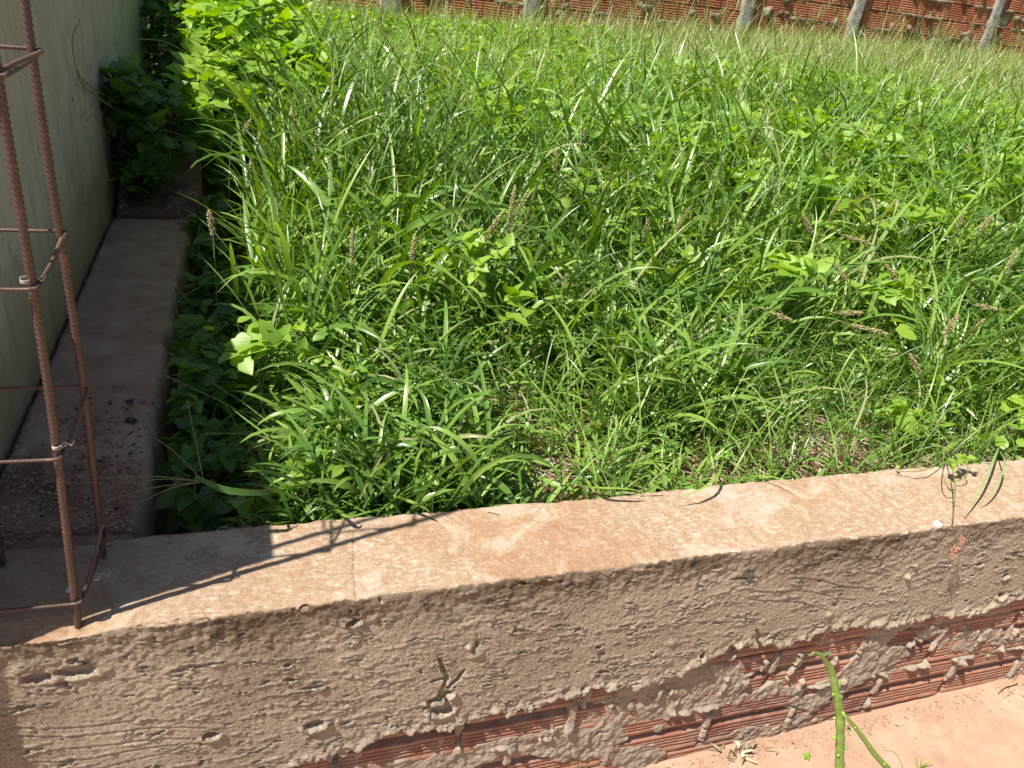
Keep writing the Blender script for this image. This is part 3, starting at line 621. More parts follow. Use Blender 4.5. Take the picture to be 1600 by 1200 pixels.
# ------------------------------------------------------------------ far brick wall
FW = (4.0, 9.05, 0.0)
fw = empty("brick_boundary_wall", FW)
tag(fw, "red hollow brick boundary wall across the far end of the lot", "brick wall")
def build_far():
    mb = MB(); y = 9.0; H = 2.3; z0 = -0.22
    rows = int((H - z0) / 0.205)
    for r in range(rows):
        zb = z0 + r * 0.205 ; x = -3 + (0.1 if r % 2 else 0) + random.uniform(-.02, .02)
        while x < 22:
            L = 0.19; val = min(max(random.gauss(.5, .3), 0), 1); yo = random.uniform(-.006, .006)
            hole = random.random() < 0.012
            x1 = x + L
            if not hole:
                pr = [(0.006, 0)]; nrib = 7; st = 0.19 / nrib
                for k in range(nrib): pr += [(0, k * st + st * .12), (0, k * st + st * .60), (0.011, k * st + st * .70), (0.011, k * st + st * .95)]
                pr += [(0.0, 0.19)]
                pr = np.array(pr); n = len(pr); til = random.uniform(-.003, .003)
                V = []
                for xx in (x, x1):
                    for dpt, zz in pr: V.append((xx, y + yo + dpt, zb + zz + til * (1 if xx == x else -1)))
                i = np.arange(n - 1); mb.add(V, np.stack([i, i + n, i + n + 1, i + 1], -1), None, val)
                for q in ([(x, y + .02 + yo, zb), (x, y + yo, zb), (x, y + yo, zb + .19), (x, y + .02 + yo, zb + .19)], [(x1, y + yo, zb), (x1, y + .02 + yo, zb), (x1, y + .02 + yo, zb + .19), (x1, y + yo, zb + .19)], [(x, y + yo, zb + .19), (x1, y + yo, zb + .19), (x1, y + .02, zb + .19), (x, y + .02, zb + .19)]):
                    mb.add(q, [[0, 1, 2, 3]], None, val)
            x = x1 + 0.013 + random.uniform(0, .006)
    mb.build("brickwork", M_BRICKF, fw, False, FW)
    # mortar behind: a lumpy sheet with squeezed joints
    xs = np.arange(-3, 22, 0.03); zs = np.arange(-0.3, H + .02, 0.02)
    X, Z = np.meshgrid(xs, zs, indexing='ij')
    rj = (Z - z0 + 0.008) / 0.205; dj = np.abs(rj - np.round(rj)) * 0.205
    sq = ss(0.45, 0.68, fbm(X * 2.6, np.round(rj) * 3.7, 301, 3)) * ss(0.030, 0.008, dj + 0.02 * (fbm(X * 14, Z * 14, 305, 2) - .5))
    blob = ss(0.74, 0.80, fbm(X * 7, Z * 7, 303, 2))
    Y = y + 0.02 - 0.045 * sq * (0.4 + fbm(X * 12, Z * 12, 302, 3)) - 0.05 * blob
    n = len(zs); i = np.arange(len(xs) - 1)[:, None] * n + np.arange(n - 1)[None, :]
    mm = MB(); mm.add(np.stack([X, Y, Z], -1).reshape(-1, 3), np.stack([i, i + n, i + n + 1, i + 1], -1).reshape(-1, 4))
    mm.box((-3, y + 0.05, -0.3), (22, y + 0.16, H))
    mm.build("mortar", M_MORTF, fw, False, FW)
    for (xa, xb, wd) in [(1.42, 1.42, .22), (2.98, 2.98, .165), (5.70, 5.70, .17), (7.27, 7.27, .16), (9.48, 9.44, .14), (12.0, 12.0, .16)]:
        zs_ = np.linspace(-.25, H + .05, 90); xs_ = np.linspace(-wd / 2, wd / 2, 8)
        pts = []
        for zz in zs_:
            ed = 0.03 * (fbm(np.array(zz * 9.0), np.array(xa), 311, 3) - .5); t = (zz + .25) / (H + .3)
            cx_ = xa + (xb - xa) * t
            row = [(cx_ - wd / 2 - .0 + ed, y + .05, zz)]
            for k, u in enumerate(xs_):
                uu = u + (ed if k in (0, 1) else 0) + (0.5 * ed if k in (6, 7) else 0)
                row.append((cx_ + uu, y - .045 - .012 * float(fbm(np.array(zz * 14.), np.array(u * 20 + xa), 312, 3)) + (.012 if k in (0, 7) else 0), zz))
            row.append((cx_ + wd / 2, y + .05, zz)); pts.append(row)
        pts = np.array(pts); n = pts.shape[1]; i = np.arange(len(zs_) - 1)[:, None] * n + np.arange(n - 1)[None, :]
        mp = MB(); mp.add(pts.reshape(-1, 3), np.stack([i, i + 1, i + 1 + n, i + n], -1).reshape(-1, 4))
        mp.build("concrete_pillar", M_POST, fw, True, (xa, y, 0))
build_far()

# ------------------------------------------------------------------ rebar column cage
CAGE = (-0.35, 1.02, ZT)
cage = empty("rebar_column", CAGE)
tag(cage, "rusty ribbed steel bar cage standing up from the left end of the low wall", "rebar cage")
FB = np.array([-0.276, 0.956]); BB = np.array([-0.262, 1.101]); WD = 0.150
def bar(x, y, lx, ly, rad=0.0048, ztop=1.12):
    n = 900; z = np.linspace(-0.02 + ZT, ztop, n); t = (z - ZT)
    wob = 0.0025 * np.sin(z * 7 + x * 30)
    P = np.stack([x + lx * t + wob, y + ly * t + 0.6 * wob, z], -1)
    mb = MB(); mb.tube(P, rad, 14, True, ribs=(0.0072, 0.0011))
    o = mb.build("vertical_bar", M_RUST, cage, True, (x, y, ZT)); return o
bar(FB[0], FB[1], .040, .0); bar(BB[0], BB[1], .026, .0)
bar(FB[0] - WD, FB[1] - .002, .034, .0); bar(BB[0] - WD, BB[1], .026, 0)
def wire_loop(pts, r, n=90): return smooth_path(pts, n)
def stirrup(zf, zb, hook, tip=None):
    lxf = .040 * (zf - ZT); lxb = .026 * (zb - ZT); o = .0075
    fx, fy = FB[0] + lxf, FB[1] - o; bx, by = BB[0] + lxb, BB[1] + o
    lx = fx - WD; lbx = bx - WD
    pts = [(lx - o, fy + .01, zf), (lx, fy, zf), (lx + .05, fy, zf + .001), (fx - .02, fy, zf - .001), (fx + .003, fy - .0005, zf), (fx + o + .001, fy + .010, zf + .001),
           (0.5 * (fx + bx) + o + .002, 0.5 * (fy + by), (zf + zb) / 2), (bx + o, by - .012, zb), (bx, by, zb), (bx - .03, by, zb), (lbx + .02, by, zb), (lbx - o, by - .01, zb), (0.5 * (lx + lbx) - o, 0.5 * (fy + by), (zf + zb) / 2), (lx - o, fy + .012, zf)]
    mb = MB(); mb.tube(smooth_path(pts, 150), 0.0025, 8)
    if hook == 'front':      # tail from the front-left bar bent inward
        a = at(-15, 115, y=0.95); b = at(65, 81, y=1.02); mb.tube(smooth_path([a + np.array([-.05, -.005, -.012]), a, 0.5 * (a + b), b], 40), 0.0027, 8, a=0.9)
    if hook == 'tail':
        a = np.array([fx + .008, fy + .012, zf + .002]); b = tip; mb.tube(smooth_path([a, a * .6 + b * .4 + np.array([.002, 0, .0]), b], 40), 0.0027, 8, a=np.linspace(0.3, 1, 40 * 8 + 2))
    mb.build("stirrup", M_RUST, cage, True, (lx, fy, zf))
stirrup(0.146, 0.150, 'tail', at(160, 818, y=1.03))
stirrup(0.404, 0.421, 'tail', at(128, 640, y=1.03))
stirrup(0.645, 0.659, 'tail', at(97, 372, y=1.03))
stirrup(0.880, 0.884, 'front')
tw = MB()
for (px, py, yy) in [(150, 905, 1.0), (41, 442, .955), (90, 700, .955)]:
    c = at(px, py, y=yy); th = np.linspace(0, 5 * np.pi, 60)
    tw.tube(c[None] + np.stack([.0055 * np.cos(th), .0055 * np.sin(th), .0004 * th + 0 * th], -1), .0009, 5)
    tw.tube(smooth_path([c, c + [.008, .004, .006], c + [.016, .002, .002], c + [.02, .006, .008]], 14), .0009, 5)
tw.build("tie_wire", M_WIRE, cage, True, CAGE)

# ------------------------------------------------------------------ grass (nobody could count it)
def in_view(P, mx=0.22):
    C = (P - np.array(CAM_LOC)) @ CAM_R    # to camera coords
    d = -C[:, 2]; u = C[:, 0] / d * F_PX / 1600; v = C[:, 1] / d * F_PX / 1600
    return (d > 0) & (np.abs(u) < 0.5 + mx) & (v > -0.375 - mx) & (v < 0.375 + mx + .1)

def scatter(n, x0, x1, y0, y1):
    P = np.stack([RNG.uniform(x0, x1, n), RNG.uniform(y0, y1, n)], -1)
    Q = np.column_stack([P, ground_z(P[:, 0], P[:, 1])])
    keep = in_view(Q + [0, 0, .15]) & (P[:, 0] > np.interp(P[:, 1], [1, 2.6, 3.2, 3.9, 4], [-.16, -.12, -.15, -.2, -.5]))
    return Q[keep]

def canopy(x, y):
    h = np.interp(y, [1.14, 1.35, 1.7, 2.1, 2.6, 4, 6, 9], [.09, .12, .21, .34, .42, .42, .33, .22])
    left = ss(0.6, 0.2, x) * ss(2.2, 1.2, y) * ss(-.05, .15, x)
    h = h * (1 + 0.9 * left) * (.5 + .5 * ss(-.10, .12, x + .06 * np.clip(y - 1.5, 0, 5)))
    h = h * (0.75 + 0.5 * fbm(x * 1.7, y * 1.7, 401, 3))
    return h
def thin(x, y):      # soil patches near the wall
    t = 1 - 0.85 * ss(0.40, 0.54, fbm(x * 4.3 + 0.7, y * 6.5, 403, 3)) * ss(2.15, 1.75, y) * ss(0.10, 0.4, x)
    t = np.maximum(t, .28)
    return t * (1 - 0.52 * ss(.25, .6, x) * ss(1.85, 1.45, y))

BL = dict(V=[], Q=[], A=[], n=0)
def put(acc, V, Q, A):
    acc['V'].append(V); acc['Q'].append(Q + acc['n']); acc['A'].append(np.broadcast_to(A, (len(V),))); acc['n'] += len(V)

def tillers(R, h, lean, nleaf, Lf, Wf, n=6, across=3, colr=(.15, .9), stem_r=.0016, acc=BL, curl=(1.1, 2.2), dead=0.05, open0=(0.15, 0.6)):
    """R (N,3) roots; each tiller is a thin leaning stem bearing nleaf arching leaves"""
    N = len(R); ph = RNG.uniform(0, 2 * np.pi, N); ln = np.abs(RNG.normal(0, lean, N)); k = RNG.uniform(0, .5, N)
    V, Q, t, C = strips(R, ph, ln, k, h, stem_r * 2, 4, 'flat', 0, 0, 0, 2)
    put(acc, V, Q, np.repeat(RNG.uniform(.1, .6, N), 10))
    for j in range(nleaf):
        f = np.clip((j + RNG.uniform(0.1, 1, N)) / nleaf, 0, 1); fi = f * 4; i0 = np.minimum(fi.astype(int), 3); fr = fi - i0
        P = C[np.arange(N), i0] * (1 - fr)[:, None] + C[np.arange(N), i0 + 1] * fr[:, None]
        phl = ph + j * np.pi + RNG.normal(0, .7, N)
        L = Lf(R) * RNG.uniform(.6, 1.25, N) * (0.65 + 0.5 * f); W = Wf(R) * RNG.uniform(.6, 1.3, N)
        th = RNG.uniform(*open0, N) + ln * .5; kp = RNG.uniform(*curl, N) * RNG.uniform(.5, 1.1, N)
        V, Q, t, Cc = strips(P, phl, th, kp, L, W, n, 'blade', RNG.uniform(.05, .5, N), RNG.normal(0, .5, N), RNG.normal(0, .5, N), across)
        my = Cc[:, :, 1].min(1); mx_ = Cc[:, :, 0].min(1)
        bad = ((my < 1.135) & (RNG.random(N) < .985)) | ((mx_ < -.20) & (Cc[:, -1, 1] < 3.0) & (RNG.random(N) < .8))
        Vr = V.reshape(N, -1, 3); Vr[bad] = P[bad][:, None, :] - [0, 0, .3]; V = Vr.reshape(-1, 3)
        col = RNG.uniform(*colr, N) * 0.6 + 0.4 * np.clip(fbm(R[:, 0] * 2.1, R[:, 1] * 2.1, 405, 2), 0, 1)
        col = np.where(RNG.random(N) < dead, RNG.uniform(0, .04, N), np.clip(col, .06, 1))
        put(acc, V, Q, np.repeat(col, (n + 1) * across))

# tall lush middle band
R = scatter(9000, -0.25, 4.6, 1.75, 4.6); R = R[RNG.random(len(R)) < (thin(R[:, 0], R[:, 1]))]
R = R[(RNG.random(len(R)) < 0.44) & (R[:, 0] > np.interp(R[:, 1], [1.7, 2.6, 3.4, 4.6], [-.06, .0, .12, .30]))]
tillers(R, canopy(R[:, 0], R[:, 1]) * RNG.uniform(.35, 1.1, len(R)), .20, 5, lambda r: .10 + .66 * canopy(r[:, 0], r[:, 1]), lambda r: .0115 + 0 * r[:, 0], 7, colr=(.15, 1), open0=(.08, .45), curl=(.7, 2.2))
def uprights(n, x0, x1, y0, y1, L, W, colr, dead=.05, seg=5, ac=2):
    R = scatter(n, x0, x1, y0, y1); R = R[R[:, 0] > np.interp(R[:, 1], [2, 3, 3.4, 4.8, 5.2], [.12, .18, .42, .5, .1])]; N = len(R); col = np.where(RNG.random(N) < dead, RNG.uniform(0, .04, N), RNG.uniform(*colr, N))
    V, Q, t, _ = strips(R + [0, 0, .05], RNG.uniform(0, 6.28, N), np.abs(RNG.normal(.08, .18, N)), RNG.uniform(.1, 1.1, N), RNG.uniform(.6, 1.15, N) * L * (.45 + 1.5 * canopy(R[:, 0], R[:, 1])), W * RNG.uniform(.5, 1.3, N), seg, 'blade', .25, RNG.normal(0, .4, N), RNG.normal(0, .3, N), ac)
    put(BL, V, Q, np.repeat(col, (seg + 1) * ac))
R = scatter(1500, .7, 3.4, 1.40, 2.1); R = R[fbm(R[:, 0] * 3.3, R[:, 1] * 3.3, 431, 3) > .53]
tillers(R, .10 + .16 * RNG.random(len(R)), .3, 5, lambda r: .24 + 0 * r[:, 0], lambda r: .0105 + 0 * r[:, 0], 6, colr=(.2, .95), open0=(.2, .8), curl=(.6, 1.9))
uprights(4200, 0.2, 4.6, 2.0, 4.6, .50, .0085, (.3, 1), .06, 7, 3)
uprights(9000, 0.0, 9.5, 4.4, 8.9, .46, .009, (.65, 1), .14, 4, 2)
uprights(5000, 3.0, 11, 5.6, 8.9, .62, .005, (.8, 1), .65, 4, 2)
n_mid = len(R)
# a few very broad arching leaves
R = scatter(900, 0.12, 4.4, 1.8, 4.4)[:420]; R = R[R[:, 0] > np.interp(R[:, 1], [1.8, 2.6, 3.4, 4.6], [.1, .15, .4, .5])]
tillers(R, canopy(R[:, 0], R[:, 1]) * RNG.uniform(.5, 1.0, len(R)), .2, 3, lambda r: .40 + 0 * r[:, 0], lambda r: .021 + 0 * r[:, 0], 9, colr=(.3, .8), curl=(1.3, 2.3))
# near strip: low broad crabgrass, soil showing
R = scatter(9000, -0.22, 3.0, 1.150, 1.85); R = R[RNG.random(len(R)) < thin(R[:, 0], R[:, 1]) * .36 * (.25 + .75 * ss(.0, .15, R[:, 0]))]
tillers(R, canopy(R[:, 0], R[:, 1]) * RNG.uniform(.25, .8, len(R)), .65, 5, lambda r: .045 + .26 * canopy(r[:, 0], r[:, 1]), lambda r: .0105 + 0 * r[:, 0], 6, colr=(.35, .95), open0=(.5, 1.2), curl=(.5, 1.4))
# denser clump along the left shaded strip
R = scatter(2300, -0.18, 0.45, 1.16, 2.6)
R = R[RNG.random(len(R)) < .10 + .75 * ss(.0, .2, R[:, 0])]
tillers(R, (.03 + .16 * RNG.random(len(R))) * (.35 + .65 * ss(-.05, .2, R[:, 0])), .35, 5, lambda r: .07 + .11 * ss(-.08, .2, r[:, 0]), lambda r: .0105 + 0 * r[:, 0], 6, colr=(.1, .8))
# narrow wiry grass at the right of the near strip
R = scatter(3000, 0.6, 3.2, 1.15, 2.3); R = R[RNG.random(len(R)) < .36]
tillers(R, .06 + .12 * RNG.random(len(R)), .45, 4, lambda r: .17 + 0 * r[:, 0], lambda r: .0042 + 0 * r[:, 0], 5, colr=(.5, 1), curl=(.4, 1.3), dead=.12)
# far part
R = scatter(30000, -0.6, 9.5, 4.5, 8.95); R = R[RNG.random(len(R)) < .62 * (1 - .5 * ss(4.5, 7, R[:, 0]))]
tillers(R, canopy(R[:, 0], R[:, 1]) * RNG.uniform(.35, .9, len(R)), .25, 4, lambda r: .22 + 0 * r[:, 0], lambda r: .0095 + 0 * r[:, 0], 4, 2, colr=(.72, 1.0), dead=.10)
# fine pale hay-like grass toward the far right
R = scatter(26000, 3.0, 12.5, 4.3, 8.95); R = R[RNG.random(len(R)) < np.clip(ss(3.2, 5.2, R[:, 0]) * .75, 0, 1)]
tillers(R, canopy(R[:, 0], R[:, 1]) * RNG.uniform(.7, 1.35, len(R)), .35, 3, lambda r: .26 + 0 * r[:, 0], lambda r: .006 + 0 * r[:, 0], 4, 2, colr=(.88, 1.0), dead=.5, curl=(.5, 1.6))
gr = mesh_np("grass", np.concatenate(BL['V']), [np.concatenate(BL['Q'])], M_GRASS, None, True, {'v': np.concatenate(BL['A'])})
tag(gr, "dense bright green overgrown grass filling the lot", "grass", kind='stuff')

# long dry stems and straw
DS = dict(V=[], Q=[], A=[], n=0)
R = scatter(2600, 0.5, 11, 3.0, 8.9)[:1100]
V, Q, t, C = strips(R, RNG.uniform(0, 6.28, len(R)), np.abs(RNG.normal(.15, .22, len(R))), RNG.uniform(.1, .9, len(R)), RNG.uniform(.5, .85, len(R)), .0045, 7, 'flat', 0, 0, 0, 2)
put(DS, V, Q, np.repeat(RNG.uniform(.5, 1, len(R)), 16))
for j in range(3):      # digit-like seed spikes on top
    P = C[:, -1]; V, Q, t, _ = strips(P, RNG.uniform(0, 6.28, len(R)), RNG.uniform(.2, 1.2, len(R)), .4, RNG.uniform(.06, .14, len(R)), .004, 3, 'flat', 0, 0, 0, 2)
    put(DS, V, Q, np.repeat(RNG.uniform(.4, .9, len(R)), 8))
o = mesh_np("dry_grass_stems", np.concatenate(DS['V']), [np.concatenate(DS['Q'])], M_STEM, None, True, {'v': np.concatenate(DS['A'])})
tag(o, "thin pale flowering grass stems standing above the green grass", "grass", kind='stuff')
LT = dict(V=[], Q=[], A=[], n=0)
R = scatter(26000, -0.05, 3.6, 1.15, 2.4); R[:, 2] += RNG.uniform(.003, .03, len(R)); N = len(R)
V, Q, t, _ = strips(R, RNG.uniform(0, 6.28, N), RNG.normal(1.5, .12, N), RNG.normal(.1, .3, N), RNG.uniform(.02, .10, N), RNG.uniform(.0015, .007, N), 3, 'blade', .2, RNG.normal(0, .5, N), RNG.normal(0, .6, N), 3)
put(LT, V, Q, np.repeat(RNG.uniform(0, 1, N), 12))
o = mesh_np("dry_litter", np.concatenate(LT['V']), [np.concatenate(LT['Q'])], M_DRY, None, True, {'v': np.concatenate(LT['A'])})
tag(o, "dry straw and leaf litter on the soil under the grass", "leaf litter", kind='stuff')

# ------------------------------------------------------------------ broad leaves
def leaf_set(P, az, size, pitch, colr, acc, kind='tri', n=6):
    """P leaf bases; leaflets droop out of a petiole end"""
    N = len(P); col = RNG.uniform(*colr, N)
    if kind == 'tri': offs = [(0, 1.0, 'lobed'), (1.25, .85, 'lobed'), (-1.25, .85, 'lobed')]
    elif kind == 'palm': offs = [(0, 1.0, 'leaf'), (.8, .92, 'leaf'), (-.8, .92, 'leaf'), (1.75, .7, 'leaf'), (-1.75, .7, 'leaf')]
    else: offs = [(0, 1.0, 'leaf')]
    for a, s, pr in offs:
        wd = size * s * (.78 if kind != 'palm' else .55)
        V, Q, t, _ = strips(P, az + a + RNG.normal(0, .12, N), pitch + RNG.normal(0, .38, N), RNG.uniform(-.1, .7, N), size * s, wd, n, pr, RNG.uniform(.12, .4, N), RNG.normal(0, .5, N), 0, 3)
        put(acc, V, Q, np.repeat(np.clip(col + RNG.normal(0, .06, N), 0, 1), (n + 1) * 3))

CV = dict(V=[], Q=[], A=[], n=0)
def veg_cover(n, x0, x1, y0, y1, size, zk, thr, seed, kind='tri', colr=(.4, 1)):
    R = scatter(n, x0, x1, y0, y1)
    m = fbm(R[:, 0] * .9, R[:, 1] * 1.1, seed, 3); R = R[m > thr]
    R[:, 2] += canopy(R[:, 0], R[:, 1]) * RNG.uniform(*zk, len(R))
    leaf_set(R, RNG.uniform(0, 6.28, len(R)), size * RNG.uniform(.6, 1.25, len(R)), 1.35, colr, CV, kind, 5)
veg_cover(6500, 0.9, 6.5, 2.1, 5.2, .070, (.6, 1.22), .50, 501)
veg_cover(9000, 0.1, 6.8, 4.4, 8.0, .058, (.7, 1.2), .52, 503, 'tri')
veg_cover(1800, 0.3, 2.8, 1.9, 3.2, .055, (.3, 1.0), .56, 505)
veg_cover(260, -0.15, 0.3, 1.25, 2.6, .05, (.2, .8), .45, 507, colr=(.1, .6))
o = mesh_np("creeping_broadleaf", np.concatenate(CV['V']), [np.concatenate(CV['Q'])], M_LEAF, None, True, {'v': np.concatenate(CV['A'])})
tag(o, "broad-leaved creeping weeds threaded through the tall grass", "ground cover", kind='stuff')

def leafy_plant(px, py, zz, size, nl, label, kind='tri', spread=.05, group=None):
    size *= (.8 if kind == 'one' else 1.02); nl = nl + 3; zz += (.03 if zz > .12 else .02); c = at(px, py, z=zz); gx, gy = c[0] - .02, c[1] + .03; gz = float(ground_z(gx, gy))
    root = empty("leafy_weed", (gx, gy, gz)); tag(root, label, "weed", group)
    acc = dict(V=[], Q=[], A=[], n=0); st = MB()
    T = c + np.column_stack([RNG.normal(0, spread, nl), RNG.normal(0, spread, nl), RNG.uniform(-.03, .02, nl)]); T[0] = c
    for q in T:
        mid = np.array([gx, gy, gz]) * .4 + q * .6 + RNG.normal(0, .01, 3) + [0, 0, .02]
        st.tube(smooth_path([(gx, gy, gz), mid, q], 10), .0013, 5, False, a=.4)
    leaf_set(T, RNG.uniform(0, 6.28, nl), size * RNG.uniform(.8, 1.15, nl), 1.35, (.6, 1.0), acc, kind, 8)
    mesh_np("foliage", np.concatenate(acc['V']), [np.concatenate(acc['Q'])], M_LEAF, root, True, {'v': np.concatenate(acc['A'])}, (gx, gy, gz))
    st.build("stem", M_STEM, root, True, (gx, gy, gz))
for (px, py, zz, sz, nl, lab, kd) in [
    (745, 375, .34, .062, 3, "bright lobed three-part leaves in mid grass, right of the centre-left seed spike", 'tri'),
    (805, 470, .28, .060, 2, "small pale green weed leaf low in the middle of the grass", 'tri'),
    (745, 415, .30, .058, 2, "pair of pale lobed leaves below the bright three-part leaves in mid grass", 'tri'),
    (400, 540, .17, .075, 3, "large matt green lobed leaves at the edge of the wall shadow on the left", 'tri'),
    (385, 508, .20, .045, 3, "small nibbled pale leaves above the large lobed leaves at the shadow edge", 'one'),
    (440, 528, .18, .045, 2, "yellowish young leaf to the right of the large lobed leaves at the shadow edge", 'tri'),
    (1240, 412, .33, .085, 3, "wide palmate light green leaf right of centre among grass", 'palm'),
    (1165, 275, .42, .075, 4, "palmate leaf cluster at mid height right of the tall broad blade", 'palm'),
    (1410, 450, .28, .072, 5, "climbing bean-like weed with broad leaves at the right, beside drooping seed spikes", 'tri'),
    (1415, 505, .24, .075, 2, "single pointed heart leaf hanging at the right below the bean-like weed", 'one'),
    (1150, 575, .14, .070, 3, "rounded dark green leaf near the soil right of centre", 'one'),
    (1430, 330, .38, .060, 5, "leafy light green weed at the right among upright grass", 'tri'),
    (1450, 660, .07, .055, 4, "low broad-leaved weed near the wall top at the right", 'tri'),
    (1545, 685, .08, .055, 3, "roundish leaf weed at the far right just behind the low wall", 'one'),
    (1600, 645, .12, .060, 3, "weed with dark broad leaves cut by the right edge of the view", 'tri'),
    (1390, 290, .40, .060, 5, "light green weed tuft in the upper right of the grass", 'tri'),
    (520, 570, .10, .050, 3, "rounded leaves low in the left sunlit grass", 'one'),
    (860, 605, .05, .050, 3, "small rounded leaf plant on the litter near the wall, centre", 'one'),
    (1080, 615, .06, .045, 3, "small leaf plant on the litter right of centre", 'one')]:
    leafy_plant(px, py, zz, sz, nl, lab, kd)

# ------------------------------------------------------------------ seed stalks
def head_mesh(name, nb=90, L=.075, r=.0068, seed=0, greenish=.3):
    rg = np.random.default_rng(seed); mb = MB()
    oc = np.array([[1, 0, 0], [-1, 0, 0], [0, 1, 0], [0, -1, 0], [0, 0, 1], [0, 0, -1]], float)
    of = np.array([[0, 2, 4], [2, 1, 4], [1, 3, 4], [3, 0, 4], [2, 0, 5], [1, 2, 5], [3, 1, 5], [0, 3, 5]])
    for i in range(nb):
        t = (i + .5) / nb; a = i * 2.4 + rg.normal(0, .3); rr = r * (math.sin(math.pi * min(1, t * 1.02 + .02)) ** .35) * rg.uniform(.65, 1.15)
        c = np.array([math.cos(a) * rr * .75, math.sin(a) * rr * .75, t * L])
        V = oc * np.array([.0016, .0016, .0032]) * rg.uniform(.8, 1.35)
        ca, sa = math.cos(a), math.sin(a); tl = .55
        # tilt outward
        V = V @ np.array([[math.cos(tl), 0, -math.sin(tl)], [0, 1, 0], [math.sin(tl), 0, math.cos(tl)]])
        V = V @ np.array([[ca, sa, 0], [-sa, ca, 0], [0, 0, 1]]) + c
        mb.add(V, None, of, float(np.clip(rg.normal(.45 + greenish * t, .22), 0, 1)))
    mb.tube([(0, 0, 0), (0, 0, L)], .0012, 5)
    o = mb.build(name, M_SEED); me = o.data; bpy.data.objects.remove(o); return me
HEADS = [head_mesh("seed_head", seed=s, L=l, r=r, nb=nb, greenish=g) for s, l, r, nb, g in [(1, .075, .0065, 95, .3), (2, .060, .007, 80, .1), (3, .090, .0058, 110, .45), (4, .05, .006, 60, -.1)]]
SEEDS = [  # px, py of the middle of the spike, lean in picture (deg from up, + = right), z, head kind, rough place word
 (460, 195, -8, .44, 0), (645, 395, 3, .34, 0), (550, 388, 0, .33, 2), (815, 318, 18, .38, 2), (800, 322, 2, .38, 2), (868, 250, -4, .42, 1), (910, 218, 5, .44, 1), (903, 300, -62, .38, 2),
 (1010, 355, 0, .36, 3), (1065, 345, 22, .37, 0), (1172, 115, 2, .50, 0), (1127, 150, 4, .48, 0), (1087, 66, 10, .52, 0), (1227, 125, 0, .50, 1), (1282, 135, 12, .50, 0), (1420, 116, 12, .55, 0), (1460, 126, 5, .52, 3),
 (1007, 104, 10, .50, 0), (837, 105, -3, .48, 0), (955, 111, 80, .46, 1), (1295, 250, -35, .44, 1), (1512, 245, -22, .46, 0), (1545, 266, 20, .44, 1), (1585, 172, 35, .48, 0), (1292, 116, 78, .50, 1), (1300, 195, 0, .46, 3),
 (1302, 330, 12, .40, 2), (1262, 352, -40, .38, 1), (1501, 341, 1, .42, 1), (1340, 375, 100, .36, 2), (1392, 424, 128, .33, 2), (1314, 427, 130, .32, 1), (1580, 408, 5, .38, 0), (1222, 495, 105, .26, 1), (1329, 489, 80, .28, 1),
 (1359, 515, 98, .26, 2), (1486, 508, 15, .28, 3), (1542, 480, 95, .30, 1), (1527, 512, 20, .28, 3), (1430, 570, -40, .20, 1), (525, 152, 60, .46, 3), (540, 172, 10, .44, 3), (330, 350, -5, .34, 3), (385, 200, 30, .42, 3), (770, 355, 25, .35, 2),
 (1540, 350, 15, .40, 3), (1215, 60, 5, .55, 0), (690, 120, 8, .46, 3)]
right_ = CAM_R @ np.array([1., 0, 0]); upc = np.array([0, 0, 1.])
for i, (px, py, ang, zz, k) in enumerate(SEEDS):
    zz += .03; c = at(px, py, z=zz); g0 = np.array([c[0], c[1]]); ax = math.sin(R_(ang)) * np.array([right_[0], right_[1], 0]) + math.cos(R_(ang)) * upc
    ax = ax + np.array([0, random.uniform(-.1, .1), 0]); ax /= np.linalg.norm(ax)
    me = HEADS[k]; L = [.075, .06, .09, .05][k]; sc = random.uniform(.95, 1.2) * (1.05 if py > 250 else 1.25)
    b = c - ax * L * sc * .5
    bx, by = b[0] - ax[0] * .12 - .02 * random.random(), b[1] + .03; bz = float(ground_z(bx, by))
    root = empty("seed_stalk", (bx, by, bz))
    upright = abs(ang) < 30; green = k == 2
    where = "left" if px < 600 else ("middle" if px < 1150 else "right"); far = "far" if py < 210 else ("mid-distance" if py < 400 else "near")
    lab = ("%s %s grass seed spike on a thin stem, %s part of the %s grass" % ("upright" if upright else "drooping", ["brown-green", "brown", "yellow-green", "short brown"][k], where, far))
    tag(root, lab, "seed stalk", "grass seed spikes: " + lab)
    st = MB(); m1 = np.array([bx, by, bz]) * .45 + b * .55 + np.array([0, 0, .03]) - ax * .02 * (1 if upright else 0)
    if not upright: m1 = np.array([bx * .3 + b[0] * .7, by * .3 + b[1] * .7, max(b[2] - .02, bz + .05)]) - ax * .03
    st.tube(smooth_path([(bx, by, bz), m1, b], 16), .0018, 5, False, a=.7)
    st.build("stem", M_STEM, root, True, (bx, by, bz))
    ho = bpy.data.objects.new("seed_head", me); COL.objects.link(ho); ho.parent = root
    ho.location = Vector(b) - Vector((bx, by, bz)); ho.rotation_euler = Vector(ax).to_track_quat('Z', 'Y').to_euler(); ho.scale = (sc * 1.15, sc * 1.15, sc * 1.05)

